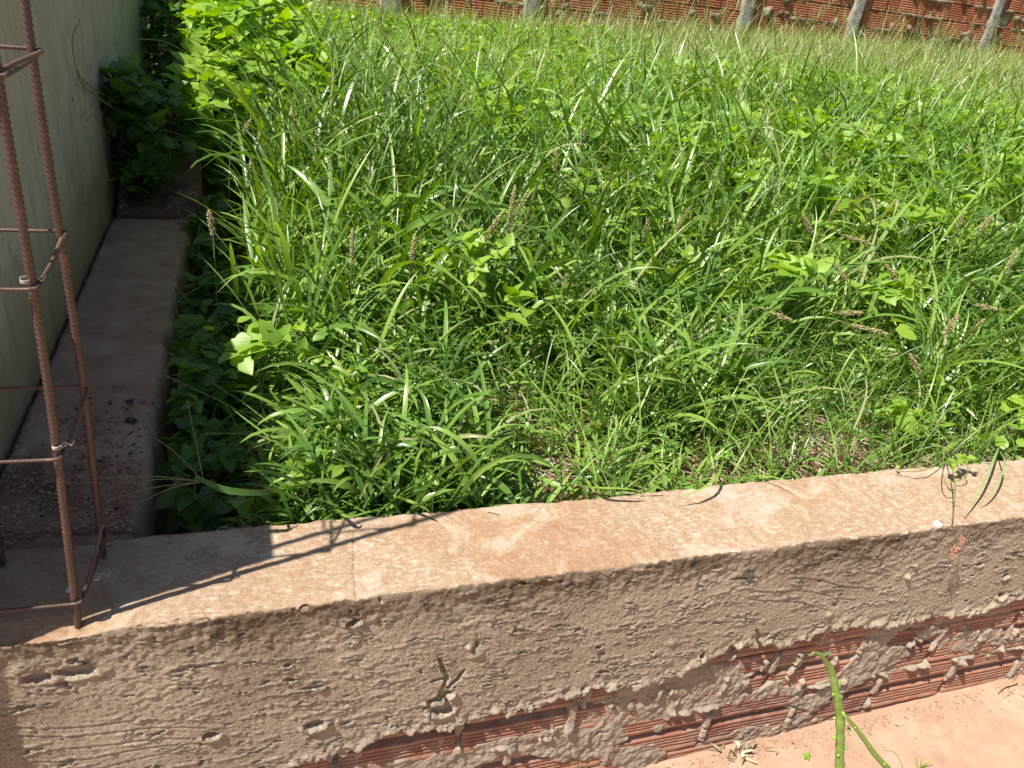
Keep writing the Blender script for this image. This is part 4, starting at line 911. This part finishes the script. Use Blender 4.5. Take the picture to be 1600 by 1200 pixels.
# tall single broad blades that stand out
def big_blade(pts, wd, label, zlist=None, col=.97):
    P = [at(px, py, z=z) for px, py, z in pts]
    P = smooth_path(P, 14); T = np.gradient(P, axis=0); T /= np.linalg.norm(T, axis=1)[:, None]
    view = P - np.array(CAM_LOC); view /= np.linalg.norm(view, axis=1)[:, None]
    Sd = np.cross(T, view); Sd /= np.linalg.norm(Sd, axis=1)[:, None]; Sd = Sd * .9 + np.array([.1, .3, 0.1]) * .3
    t = np.linspace(0, 1, 14); hw = (.5 * wd * np.minimum(.5 + 2 * t, 1) * (1 - t ** 3.0) ** .8)[:, None]
    N_ = np.cross(T, Sd)
    V = np.stack([P + Sd * hw + N_ * hw * .25, P, P - Sd * hw + N_ * hw * .25], 1).reshape(-1, 3)
    i = np.arange(13)[:, None] * 3 + np.arange(2)[None]; Q = np.stack([i, i + 1, i + 4, i + 3], -1).reshape(-1, 4)
    o = mesh_np("grass_blade", V, [Q], M_GRASS, None, True, {'v': np.full(len(V), col)}, tuple(P[0])); tag(o, label, "grass blade")
big_blade([(985, 330, .15), (975, 200, .42), (985, 90, .62), (988, 10, .78)], .020, "tall upright blue-green blade reaching the top of the view, right of centre")
big_blade([(950, 200, .30), (940, 120, .50), (928, 35, .68)], .026, "wide pale blade standing just left of the tallest blue-green blade")
big_blade([(1290, 185, .30), (1296, 140, .45), (1308, 88, .60)], .030, "short wide bluish blade standing up in the far right grass")
big_blade([(1170, 190, .32), (1185, 110, .50), (1205, 55, .62)], .030, "wide blade leaning right in front of the second far pillar", col=.8)
big_blade([(1040, 180, .30), (1038, 110, .45), (1037, 45, .60)], .018, "slim upright bluish blade between the tall blade and the second far pillar")
big_blade([(1075, 420, .15), (1065, 330, .38), (1078, 260, .50), (1088, 238, .53)], .020, "broad bright blade curving up in the middle of the grass", col=.6)
big_blade([(1045, 420, .15), (1030, 300, .38), (985, 225, .50), (920, 165, .56)], .017, "long bluish blade bending left over the middle of the grass")
big_blade([(895, 260, .3), (897, 200, .42), (899, 150, .52)], .014, "narrow dark upright blade in the centre of the grass", col=.3)
big_blade([(705, 420, .15), (708, 350, .30), (712, 290, .42), (708, 250, .45)], .014, "slim dark upright blade left of centre", col=.3)
big_blade([(620, 370, .3), (660, 345, .38), (740, 322, .40), (810, 325, .36)], .022, "long bright blade arching to the right across the left middle grass", col=.62)
big_blade([(455, 815, .03), (440, 770, .16), (400, 770, .20), (350, 765, .22), (305, 745, .24)][::-1], .012, "broad blade lying in shade toward the low wall edge at the left", col=.3)

# ------------------------------------------------------------------ crabgrass flower stalks at the left shaded edge
def digits(hub, tips, rootp, label, r=.0009):
    h = at(*hub[:2], z=hub[2]); rp = at(*rootp[:2], z=rootp[2]); root = empty("crabgrass_stalk", tuple(rp)); tag(root, label, "grass stalk")
    a = MB(); a.tube(smooth_path([rp, (rp + h) / 2 + [0, 0, .02], h], 12), .0011, 5, False, a=.5); a.build("stem", M_STEM, root, True, tuple(rp))
    for tp in tips:
        e = at(*tp[:2], z=tp[2]); m = (h + e) / 2 + [0, 0, .008]; P = smooth_path([h, m, e], 34)
        b = MB(); rr = r * (1 + .5 * np.sin(np.arange(34) * 2.6)); b.tube(P, rr, 5, True, a=.85)
        b.build("seed_spike", M_STEM, root, True, tuple(h))
digits((318, 752, .16), [(160, 748, .17), (185, 757, .16), (165, 783, .15), (218, 785, .15), (240, 682, .20), (292, 625, .24)], (345, 800, 0.0), "pale spreading crabgrass seed stalk in shade just behind the low wall at left")
digits((455, 690, .10), [(332, 598, .2), (320, 677, .18), (255, 585, .22), (395, 700, .16)], (470, 760, 0.0), "thin crabgrass seed stalk arching left over the edge of the shadow")
digits((408, 640, .10), [(405, 585, .16), (412, 590, .15)], (420, 700, 0.0), "short brownish seed tuft in sun near the shadow edge")

# ------------------------------------------------------------------ vines
def vine_mass(name, root_xyz, boxes, nl, size, label, colr, m, stems=8, kind='tri', group=None, parent_extra=None, tendrils=()):
    rx, ry, rz = root_xyz; root = empty(name, root_xyz); tag(root, label, "creeper", group)
    acc = dict(V=[], Q=[], A=[], n=0); st = MB(); allp = []
    for (c, s, frac) in boxes:
        k = int(nl * frac); c = np.array(c); u = RNG.normal(0, 1, (k, 3)); u /= np.linalg.norm(u, axis=1)[:, None]
        u *= RNG.uniform(.55, 1.0, k)[:, None] ** .5
        P = c + u * np.array(s); P[:, 2] = np.maximum(P[:, 2], rz + .02); allp.append(P)
    P = np.concatenate(allp); az = RNG.uniform(0, 6.28, len(P))
    leaf_set(P, az, size * RNG.uniform(.55, 1.2, len(P)), 1.45, colr, acc, kind, 6)
    mesh_np("foliage", np.concatenate(acc['V']), [np.concatenate(acc['Q'])], m, root, True, {'v': np.concatenate(acc['A'])}, root_xyz)
    for i in range(stems):
        a, b = P[RNG.integers(len(P))], P[RNG.integers(len(P))]
        st.tube(smooth_path([root_xyz, (np.array(root_xyz) + a) / 2 + RNG.normal(0, .03, 3), a, (a + b) / 2 + RNG.normal(0, .04, 3), b], 26), .0018, 5, False, a=.5)
    st.build("stem", M_STEM, root, True, root_xyz)
    for pts in tendrils:
        tb = MB(); tb.tube(smooth_path([(lambda q: q if q[0] > -.462 else at(px, py, x=-.460))(at(px, py, y=yy)) for px, py, yy in pts], 40), np.linspace(.0027, .0014, 40), 5, True, a=.95)
        tb.build("tendril", M_STEM, root, True, root_xyz)
# shaded creeper on the end of the ledge against the wall
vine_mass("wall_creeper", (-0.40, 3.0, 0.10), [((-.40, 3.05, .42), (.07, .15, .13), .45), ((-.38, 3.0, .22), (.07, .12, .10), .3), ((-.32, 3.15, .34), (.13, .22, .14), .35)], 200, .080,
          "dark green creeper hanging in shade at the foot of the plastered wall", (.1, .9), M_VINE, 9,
          tendrils=[[(180, 170, 2.95), (150, 150, 2.95), (125, 125, 2.93), (113, 65, 2.93), (123, 35, 2.93), (126, 28, 2.93)], [(165, 215, 2.9), (148, 180, 2.9), (134, 190, 2.9), (143, 180, 2.9)],
                    [(160, 240, 2.8), (166, 275, 2.75), (150, 310, 2.7), (135, 318, 2.7), (140, 300, 2.7), (160, 283, 2.7)], [(165, 150, 3), (130, 125, 2.95), (122, 110, 2.95)]])
# sunlit creeper heap in the far left corner
vine_mass("sunlit_creeper", (0.0, 4.3, 0.03), [((.0, 4.2, .52), (.28, .45, .28), .45), ((.16, 3.9, .42), (.24, .5, .20), .3), ((-.16, 3.6, .34), (.13, .45, .20), .25)], 800, .088,
          "big heap of sunlit light green creeper in the far left corner", (.5, 1), M_LEAF, 16,
          tendrils=[[(275, 230, 3.4), (240, 215, 3.4), (215, 222, 3.3), (195, 236, 3.25), (180, 230, 3.2)], [(300, 285, 3.2), (240, 277, 3.0), (190, 278, 2.9), (160, 285, 2.8)]])
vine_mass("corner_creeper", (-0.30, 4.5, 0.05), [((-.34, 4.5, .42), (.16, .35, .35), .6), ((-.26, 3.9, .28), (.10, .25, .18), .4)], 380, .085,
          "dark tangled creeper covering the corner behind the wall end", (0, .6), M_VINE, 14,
          tendrils=[[(232, 165, 3.3), (228, 140, 3.3), (233, 122, 3.3), (238, 124, 3.3), (236, 130, 3.3)], [(246, 180, 3.3), (240, 165, 3.3), (244, 162, 3.3)], [(210, 60, 3.6), (260, 66, 3.7), (300, 90, 3.8)]])
vine_mass("shade_weed", (-0.14, 1.75, 0.0), [((-.14, 1.75, .10), (.06, .30, .07), 1.0)], 60, .050, "low shaded broadleaf weeds growing up against the near half of the concrete ledge", (.3, 1), M_VINE, 6)
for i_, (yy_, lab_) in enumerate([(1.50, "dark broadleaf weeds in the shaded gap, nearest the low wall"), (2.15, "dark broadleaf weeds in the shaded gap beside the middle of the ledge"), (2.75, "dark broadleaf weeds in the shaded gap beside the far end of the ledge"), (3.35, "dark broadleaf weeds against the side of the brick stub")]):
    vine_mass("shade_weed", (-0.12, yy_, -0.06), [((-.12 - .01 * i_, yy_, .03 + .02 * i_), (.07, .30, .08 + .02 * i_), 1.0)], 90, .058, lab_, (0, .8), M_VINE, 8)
# feathery shrub at the far wall
c = at(1462, 85, y=8.6); fs = empty("feathery_shrub", (c[0], c[1], 0.30)); tag(fs, "grey-green feathery shrub standing against the far brick wall", "shrub")
acc = dict(V=[], Q=[], A=[], n=0); N = 900; u = RNG.normal(0, 1, (N, 3)); u /= np.linalg.norm(u, axis=1)[:, None]; u *= RNG.random(N)[:, None] ** .4
P = np.array([c[0], c[1], .62]) + u * [.34, .22, .28]
V, Q, t, _ = strips(P, RNG.uniform(0, 6.28, N), RNG.uniform(.3, 1.6, N), .5, RNG.uniform(.06, .14, N), .008, 3, 'blade', 0, 0, 0, 2); put(acc, V, Q, np.repeat(RNG.random(N), 8))
mesh_np("foliage", acc['V'][0], [acc['Q'][0]], M_FEATHER, fs, True, {'v': acc['A'][0]}, (c[0], c[1], .30))
st = MB()
for i in range(9): st.tube(smooth_path([(c[0], c[1], .2), P[i] * .5 + np.array([c[0], c[1], .3]) * .5, P[i * 7]], 8), .004, 5, False)
st.build("stem", M_WOOD, fs, True, (c[0], c[1], .30))

# ------------------------------------------------------------------ stakes and the iron post in the corner
def stake(px0, py0, px1, py1, y, r, m, label, nm="wooden_stake"):
    a = at(px0, py0, y=y); b = at(px1, py1, y=y); P = smooth_path([b, (a + b) / 2 + [.003, 0, 0], a], 12)
    mb = MB(); mb.tube(P, r * (1 + .12 * np.sin(np.arange(12) * 1.9)), 7); o = mb.build(nm, m, None, True, tuple(b)); tag(o, label, "stake")
stake(176, 122, 179, 215, 3.0, .007, M_WOOD, "short grey stick rising out of the wall creeper, nearest the wall")
stake(168, 128, 172, 200, 2.98, .009, M_BLACK, "short black rod beside the grey stick in the wall creeper", "iron_rod")
stake(247, 125, 256, 250, 3.2, .010, M_WOOD, "weathered stake behind the brick stub, right of the pair")
stake(242, 132, 248, 240, 3.22, .007, M_WOOD, "thinner weathered stake behind the brick stub, left of the pair")
ip = empty("iron_post", (-0.47, 4.72, 0)); tag(ip, "dark iron post with loops of wire at the end of the plastered wall", "post")
mb = MB(); mb.tube([(-.475, 4.72, -.1), (-.475, 4.72, .5), (-.475, 4.72, 1.2)], .02, 10); mb.build("upright", M_BLACK, ip, True, (-.47, 4.72, 0))
for k in range(6):
    z = .2 + k * .15; th = np.linspace(0, 9, 40); tb = MB()
    tb.tube(np.stack([-.45 + .06 * np.sin(th) + .01 * k, 4.7 + .05 * np.cos(th), z + .016 * th], -1), .003, 5); tb.build("wire_loop", M_BLACK, ip, True, (-.47, 4.72, 0))

# ------------------------------------------------------------------ things on and by the low wall
def strand(name, pts, r, m, label, cat, yb=None, a=.6, n=40, parent=None, taper=.5):
    P = smooth_path(pts, n); mb = MB(); mb.tube(P, np.linspace(r, r * taper, n), 6, True, a=a)
    o = mb.build(name, m, parent, True, tuple(P[0]))
    if label: tag(o, label, cat)
    return o
# creeper crossing the wall top at the right
rc = at(1500, 690, z=.05); cr = empty("wall_top_creeper", tuple(rc)); tag(cr, "thin creeper with small lobed leaves hanging over the wall top at the right", "creeper")
for pts in ([(1500, 680, .12), (1478, 700, .16), (1473, 735, .16), (1480, 760, .14), (1492, 772, .112)], [(1480, 705, .14), (1490, 740, .16), (1492, 775, .17), (1488, 815, .115)], [(1500, 690, .12), (1450, 732, .13), (1400, 736, .115)], [(1490, 700, .14), (1512, 728, .15), (1508, 745, .13), (1495, 752, .12)]):
    mb = MB(); mb.tube(smooth_path([at(px, py, z=z) for px, py, z in pts], 40), .0013, 6, True, a=.65); mb.build("stem", M_STEM, cr, True, tuple(rc))
acc = dict(V=[], Q=[], A=[], n=0)
LP = np.array([at(px, py, z=z) for px, py, z in [(1492, 722, .15), (1500, 715, .16), (1484, 728, .14), (1512, 714, .15), (1522, 722, .14), (1487, 752, .13), (1404, 727, .125)]])
leaf_set(LP, RNG.uniform(3.4, 6.0, len(LP)), np.array([.022, .024, .022, .024, .026, .010, .010]) * 1.0, 1.3, (.6, 1), acc, 'tri', 6)
mesh_np("foliage", np.concatenate(acc['V']), [np.concatenate(acc['Q'])], M_LEAF, cr, True, {'v': np.concatenate(acc['A'])}, tuple(rc))
def flat_blade(pts, wd, label, col=.97):
    P = smooth_path([at(px, py, z=z) for px, py, z in pts], 16); T = np.gradient(P, axis=0); T /= np.linalg.norm(T, axis=1)[:, None]
    Sd = np.cross(T, [0, 0, 1.]); Sd /= np.linalg.norm(Sd, axis=1)[:, None]
    t = np.linspace(0, 1, 16); hw = (.5 * wd * np.minimum(.5 + 2 * t, 1) * (1 - t ** 3.) ** .8)[:, None]
    V = np.stack([P + Sd * hw + [0, 0, .001], P, P - Sd * hw + [0, 0, .001]], 1).reshape(-1, 3)
    i = np.arange(15)[:, None] * 3 + np.arange(2)[None]; Q = np.stack([i, i + 1, i + 4, i + 3], -1).reshape(-1, 4)
    o = mesh_np("grass_blade", V, [Q], M_GRASS, None, True, {'v': np.full(len(V), col)}, tuple(P[0])); tag(o, label, "grass blade")
flat_blade([(1560, 700, .13), (1552, 720, .155), (1535, 760, .14), (1503, 810, .115)], .006, "longer of two bent grass blades lying over the wall top at far right")
flat_blade([(1562, 705, .13), (1570, 725, .155), (1555, 762, .14), (1532, 790, .115)], .005, "shorter bent grass blade lying over the wall top at the far right")
flat_blade([(1130, 720, .08), (1120, 745, .14), (1095, 765, .14), (1058, 778, .13)], .007, "grass blade bending over the back edge of the wall top near the centre", .8)
flat_blade([(600, 770, .08), (630, 780, .135), (655, 790, .14), (672, 800, .13)], .009, "broad grass blade leaning over the back edge of the wall left of centre", .7)
flat_blade([(520, 790, .06), (530, 800, .13), (542, 808, .135), (552, 805, .13)], .009, "short grass blade curling over the back edge of the wall", .7)
flat_blade([(880, 755, .06), (930, 762, .13), (975, 764, .14), (1005, 768, .13)], .008, "low grass blade leaning along the back edge of the wall in the centre", .7)
flat_blade([(455, 815, .08), (440, 817, .12), (425, 818, .125), (415, 815, .122)], .007, "small green blade tip resting at the corner of the wall shadow", .6)
# dangling reddish dry spike on the front face
h0 = at(1487, 817, z=.103); h0[1] = YF - .003; hs = empty("dry_spike", tuple(h0)); tag(hs, "small reddish dried seed spike hanging over the front edge of the wall at the right", "seed spike")
mb = MB()
for i in range(46):
    t = i / 46; c = h0 + np.array([-.004 * t + random.uniform(-.006, .006), -.020 - random.random() * .012, -.006 - .056 * t]); d = np.array([random.uniform(-.004, .004), -.004, -.004])
    mb.tube([c, c + d * .5, c + d], [.0008, .0014, .0003], 5, a=random.random() * .5)
mb.build("husk", simple_rough("red_husk", [(.3, (.38, .15, .10)), (.7, (.60, .30, .22))], 200), hs, True, tuple(h0))
strand("stem", [h0 + np.array([0, .0, .003]), h0 + np.array([-.001, -.020, .004]), h0 + np.array([-.004, -.026, -.064])], .001, M_STEM, None, None, parent=None).parent = hs
for ch in hs.children:
    if ch.name.startswith("stem"): ch.location = (0, 0, 0)
cl = MB(); rngc = random.Random(3)
c0 = at(1466, 818, z=.10)
V, Q, T = tube_np([c0 + [0, 0, -.012], c0 + [0, 0, -.004], c0 + [0, 0, .003], c0 + [0, 0, .006]], [.006, .013, .011, .004], 12); V += RNG.normal(0, .0013, V.shape); cl.add(V, Q, T)
o = cl.build("plaster_lump", simple_rough("white_plaster", [(.3, (.42, .33, .26)), (.7, (.60, .52, .45))], 60), None, True, tuple(c0)); tag(o, "whitish lump of plaster on the front edge of the wall top", "lump")

# chips, pebbles and stones
def stone_mesh(r, sd):
    rg = np.random.default_rng(sd); V, Q, T = tube_np([(0, 0, -r * .45), (0, 0, -r * .2), (0, 0, r * .2), (0, 0, r * .42)], [r * .6, r, r * .9, r * .4], 9)
    V = V * [1, .7, 1] + rg.normal(0, r * .10, V.shape); return V, Q, T
for (px, py, r, lab) in [(202, 627, .009, "dark grey stone chip on the ledge, the farther of two"), (204, 656, .011, "larger dark grey stone chip on the ledge, the nearer of two")]:
    c = at(px, py, z=.105); mb = MB(); mb.add(*stone_mesh(r, int(px))); o = mb.build("stone_chip", M_STONE, None, False); o.location = c; tag(o, lab, "stone")
def crumbs(name, n, f, sizes, m, label, cat):
    mb = MB()
    for i in range(n):
        c = f(); r = random.uniform(*sizes); V, Q, T = tube_np([(0, 0, -r * .3), (0, 0, r * .3), (0, 0, r * .5)], [r, r * .9, r * .3], 6); V = V * [1, random.uniform(.5, 1), 1] + RNG.normal(0, r * .14, V.shape)
        mb.add(V + c, Q, T, random.random())
    o = mb.build(name, m); tag(o, label, cat, kind='stuff'); return o
crumbs("rubble_crumbs", 700, lambda: np.array([random.uniform(-.47, -.23), random.betavariate(1, 2.2) * .5 + 1.16, .092 + random.random() * .012]), (.0012, .0058), M_LEDGE, "small crumbs of rubble on the near end of the ledge", "rubble")
crumbs("dark_grit", 60, lambda: np.array([random.uniform(-.40, -.225), random.betavariate(1, 1.6) * .5 + 1.2, .098 + random.random() * .008]), (.0015, .0042), M_STONE, "dark grit and stone bits on the near end of the ledge", "grit")
def yp():
    x = random.uniform(.5, 2.3); y = .93 - abs(random.gauss(0, .03)) if random.random() < .85 else random.uniform(.3, .92)
    return np.array([x, y, float(yard_z(np.array(x), np.array(y))) + .001])
crumbs("yard_crumbs", 900, yp, (.0006, .0026), M_PEB, "crumbs of mortar and earth along the foot of the low wall", "crumbs")
sp = lumpy_block("gap_rubble", -0.475, -0.235, 1.150, 1.20, -0.2, lambda X, Y: 0.075 + .02 * (fbm(X * 20, Y * 20, 221, 2) - .5), M_LEDGE, .006, .03, 223)
tag(sp, "broken rubble filling the gap between the low wall and the ledge", "rubble")

# sprout, dead leaves, small weed on the yard ground
sc_ = at(1258, 1186, z=-.55); spr = empty("seedling", tuple(sc_)); tag(spr, "tiny green seedling with round leaves on the bare earth", "seedling")
acc = dict(V=[], Q=[], A=[], n=0); LP = np.tile(sc_ + [0, 0, .012], (4, 1)); leaf_set(LP, np.array([.3, 1.9, 3.4, 5.0]), np.array([.012, .012, .011, .012]), 1.3, (.5, .9), acc, 'one', 6)
mesh_np("foliage", np.concatenate(acc['V']), [np.concatenate(acc['Q'])], M_LEAF, spr, True, {'v': np.concatenate(acc['A'])}, tuple(sc_))
mb = MB(); mb.tube([sc_ - [0, 0, .01], sc_ + [0, 0, .013]], .0008, 5); mb.build("stem", M_STEM, spr, True, tuple(sc_))
for i, (px, py, lab) in enumerate([(1152, 1182, "heap of curled dry brown leaves at the foot of the wall"), ]):
    c = at(px, py, z=-.565); N = 38; P = c + np.column_stack([RNG.normal(0, .022, N), RNG.normal(-.005, .012, N), RNG.uniform(.004, .03, N)])
    V, Q, t, _ = strips(P, RNG.uniform(0, 6.28, N), RNG.uniform(.5, 1.7, N), RNG.uniform(-1.4, 1.4, N), RNG.uniform(.02, .045, N), RNG.uniform(.004, .012, N), 6, 'leaf', .4, RNG.normal(0, .8, N), 0, 3)
    o = mesh_np("dead_leaf_heap", V, [Q], M_DRY, None, True, {'v': np.repeat(RNG.random(N), 21)}, tuple(c)); tag(o, lab, "dead leaves", kind='stuff')
N = 46; P = np.array([yp() for _ in range(N)]) + [0, 0, .002]
V, Q, t, _ = strips(P, RNG.uniform(0, 6.28, N), RNG.normal(1.5, .1, N), RNG.normal(0, .4, N), RNG.uniform(.006, .02, N), RNG.uniform(.001, .005, N), 4, 'leaf', .3, 0, 0, 3)
o = mesh_np("dry_bits", V, [Q], M_DRY, None, True, {'v': np.repeat(RNG.random(N) * .6, 15)}); tag(o, "dry twigs and leaf bits scattered on the bare earth", "leaf litter", kind='stuff')
strand("dry_root", [at(1592, 1040, z=-.42) + [0, -.01, 0], at(1585, 1062, z=-.48), at(1570, 1072, z=-.505), at(1560, 1082, z=-.512)], .0022, M_DRY, "pale dry rootlet at the foot of the wall, far right", "root")
# small weed and grey-green shoot at the bottom edge
def tuft(name, px, py, z, n, L, label, m, col, w=.0022):
    c = at(px, py, z=z); P = np.tile(c, (n, 1)) + RNG.normal(0, .003, (n, 3)) * [1, 1, 0]
    V, Q, t, _ = strips(P, RNG.uniform(0, 6.28, n), np.abs(RNG.normal(.3, .3, n)), RNG.uniform(0, .8, n), RNG.uniform(.5, 1, n) * L, w, 5, 'blade', .2, 0, 0, 3)
    o = mesh_np(name, V, [Q], m, None, True, {'v': np.full(len(V), col)}, tuple(c)); tag(o, label, "weed")
tuft("small_weed", 1436, 1200, -.54, 9, .045, "small grassy weed on the bare earth at the bottom edge, right of the green stem", M_GRASS, .7)
tuft("fuzzy_shoot", 1338, 1215, -.30, 16, .035, "pale grey-green fuzzy shoot at the bottom edge beside the green stem", M_FEATHER, 1.0, .005)
tuft("small_weed", 905, 1203, -.50, 9, .03, "tiny pale weed tip at the bottom edge, centre", M_FEATHER, 1.0, .003)

# green knobbly stem in the foreground, growing from the yard
base_px = at(1314, 1230, y=.60)
root = empty("knobbly_stem_plant", (base_px[0], base_px[1], -.55)); tag(root, "bright green knobbly plant stem with a drooping tip in the foreground at the bottom right", "plant")
def ypt(px, py, y): return at(px, py, y=y)
mainp = smooth_path([(base_px[0] - .01, base_px[1] - .02, -.56), ypt(1316, 1260, .59), ypt(1312, 1200, .60), ypt(1313, 1150, .605), ypt(1312, 1115, .61), ypt(1306, 1080, .615), ypt(1300, 1052, .62), ypt(1292, 1036, .62), ypt(1283, 1024, .615), ypt(1271, 1019, .61)], 120)
tt = np.linspace(0, 1, 120); rad = np.interp(tt, [0, .5, .7, .85, 1], [.0080, .0070, .0056, .0038, .0011])
mb = MB(); mb.tube(mainp, rad * (1 + .05 * np.sin(np.arange(120) * .7) + .05 * RNG.normal(0, 1, 120)), 12, True, a=np.clip(.7 + .25 * RNG.normal(0, 1, 120 * 12 + 2), 0, 1))
org = (base_px[0], base_px[1], -.55)
mb.build("main_stem", M_SUCC, root, True, org)
branch = smooth_path([ypt(1314, 1108, .61), ypt(1320, 1118, .60), ypt(1335, 1135, .595), ypt(1352, 1158, .59), ypt(1368, 1180, .585), ypt(1392, 1206, .58), ypt(1420, 1240, .57)], 70)
mb = MB(); mb.tube(branch, np.linspace(.0024, .0062, 70), 10, True, a=.7); mb.build("side_stem", M_SUCC, root, True, org)
for (px, py, y, r) in [(1326, 1140, .605, .0022), (1303, 1152, .60, .0024), (1321, 1168, .60, .0022), (1320, 1195, .60, .002), (1304, 1122, .61, .0018), (1318, 1120, .61, .0018), (1314, 1088, .61, .0018), (1302, 1085, .61, .0014), (1357, 1164, .587, .0018), (1381, 1193, .58, .0024), (1336, 1137, .592, .0013), (1310, 1180, .597, .0016), (1316, 1065, .613, .0018)]:
    r *= 1.7; c = ypt(px, py, y); V, Q, T = tube_np([c - [0, 0, r], c - [0, 0, r * .6], c, c + [0, 0, r * .6], c + [0, 0, r]], [r * .1, r * .8, r, r * .8, r * .1], 8); kn = MB(); kn.add(V, Q, T, 1.0); kn.build("bud", M_SUCC, root, True, org)
acc = dict(V=[], Q=[], A=[], n=0)
P = np.array([ypt(1284, 1025, .615), ypt(1278, 1021, .612), ypt(1288, 1028, .615), ypt(1300, 1050, .62), ypt(1306, 1078, .615)])
V, Q, t, _ = strips(P, np.array([.1, 3.0, .4, 2.6, .2]), np.array([1.45, 1.7, 1.1, 1.2, .6]), .3, np.array([.020, .016, .016, .012, .014]), .006, 5, 'leaf', .5, 0, 0, 3)
mesh_np("foliage", V, [Q], M_FEATHER, root, True, {'v': np.full(len(V), 1.0)}, org)
mb = MB(); mb.tube(smooth_path([ypt(1380, 1172, .585), ypt(1398, 1176, .58), ypt(1407, 1190, .58), ypt(1412, 1205, .58)], 20), .0005, 5); mb.build("tendril", M_STEM, root, True, org)

print("tris approx", sum(len(o.data.polygons) for o in S.objects if o.type == 'MESH'))
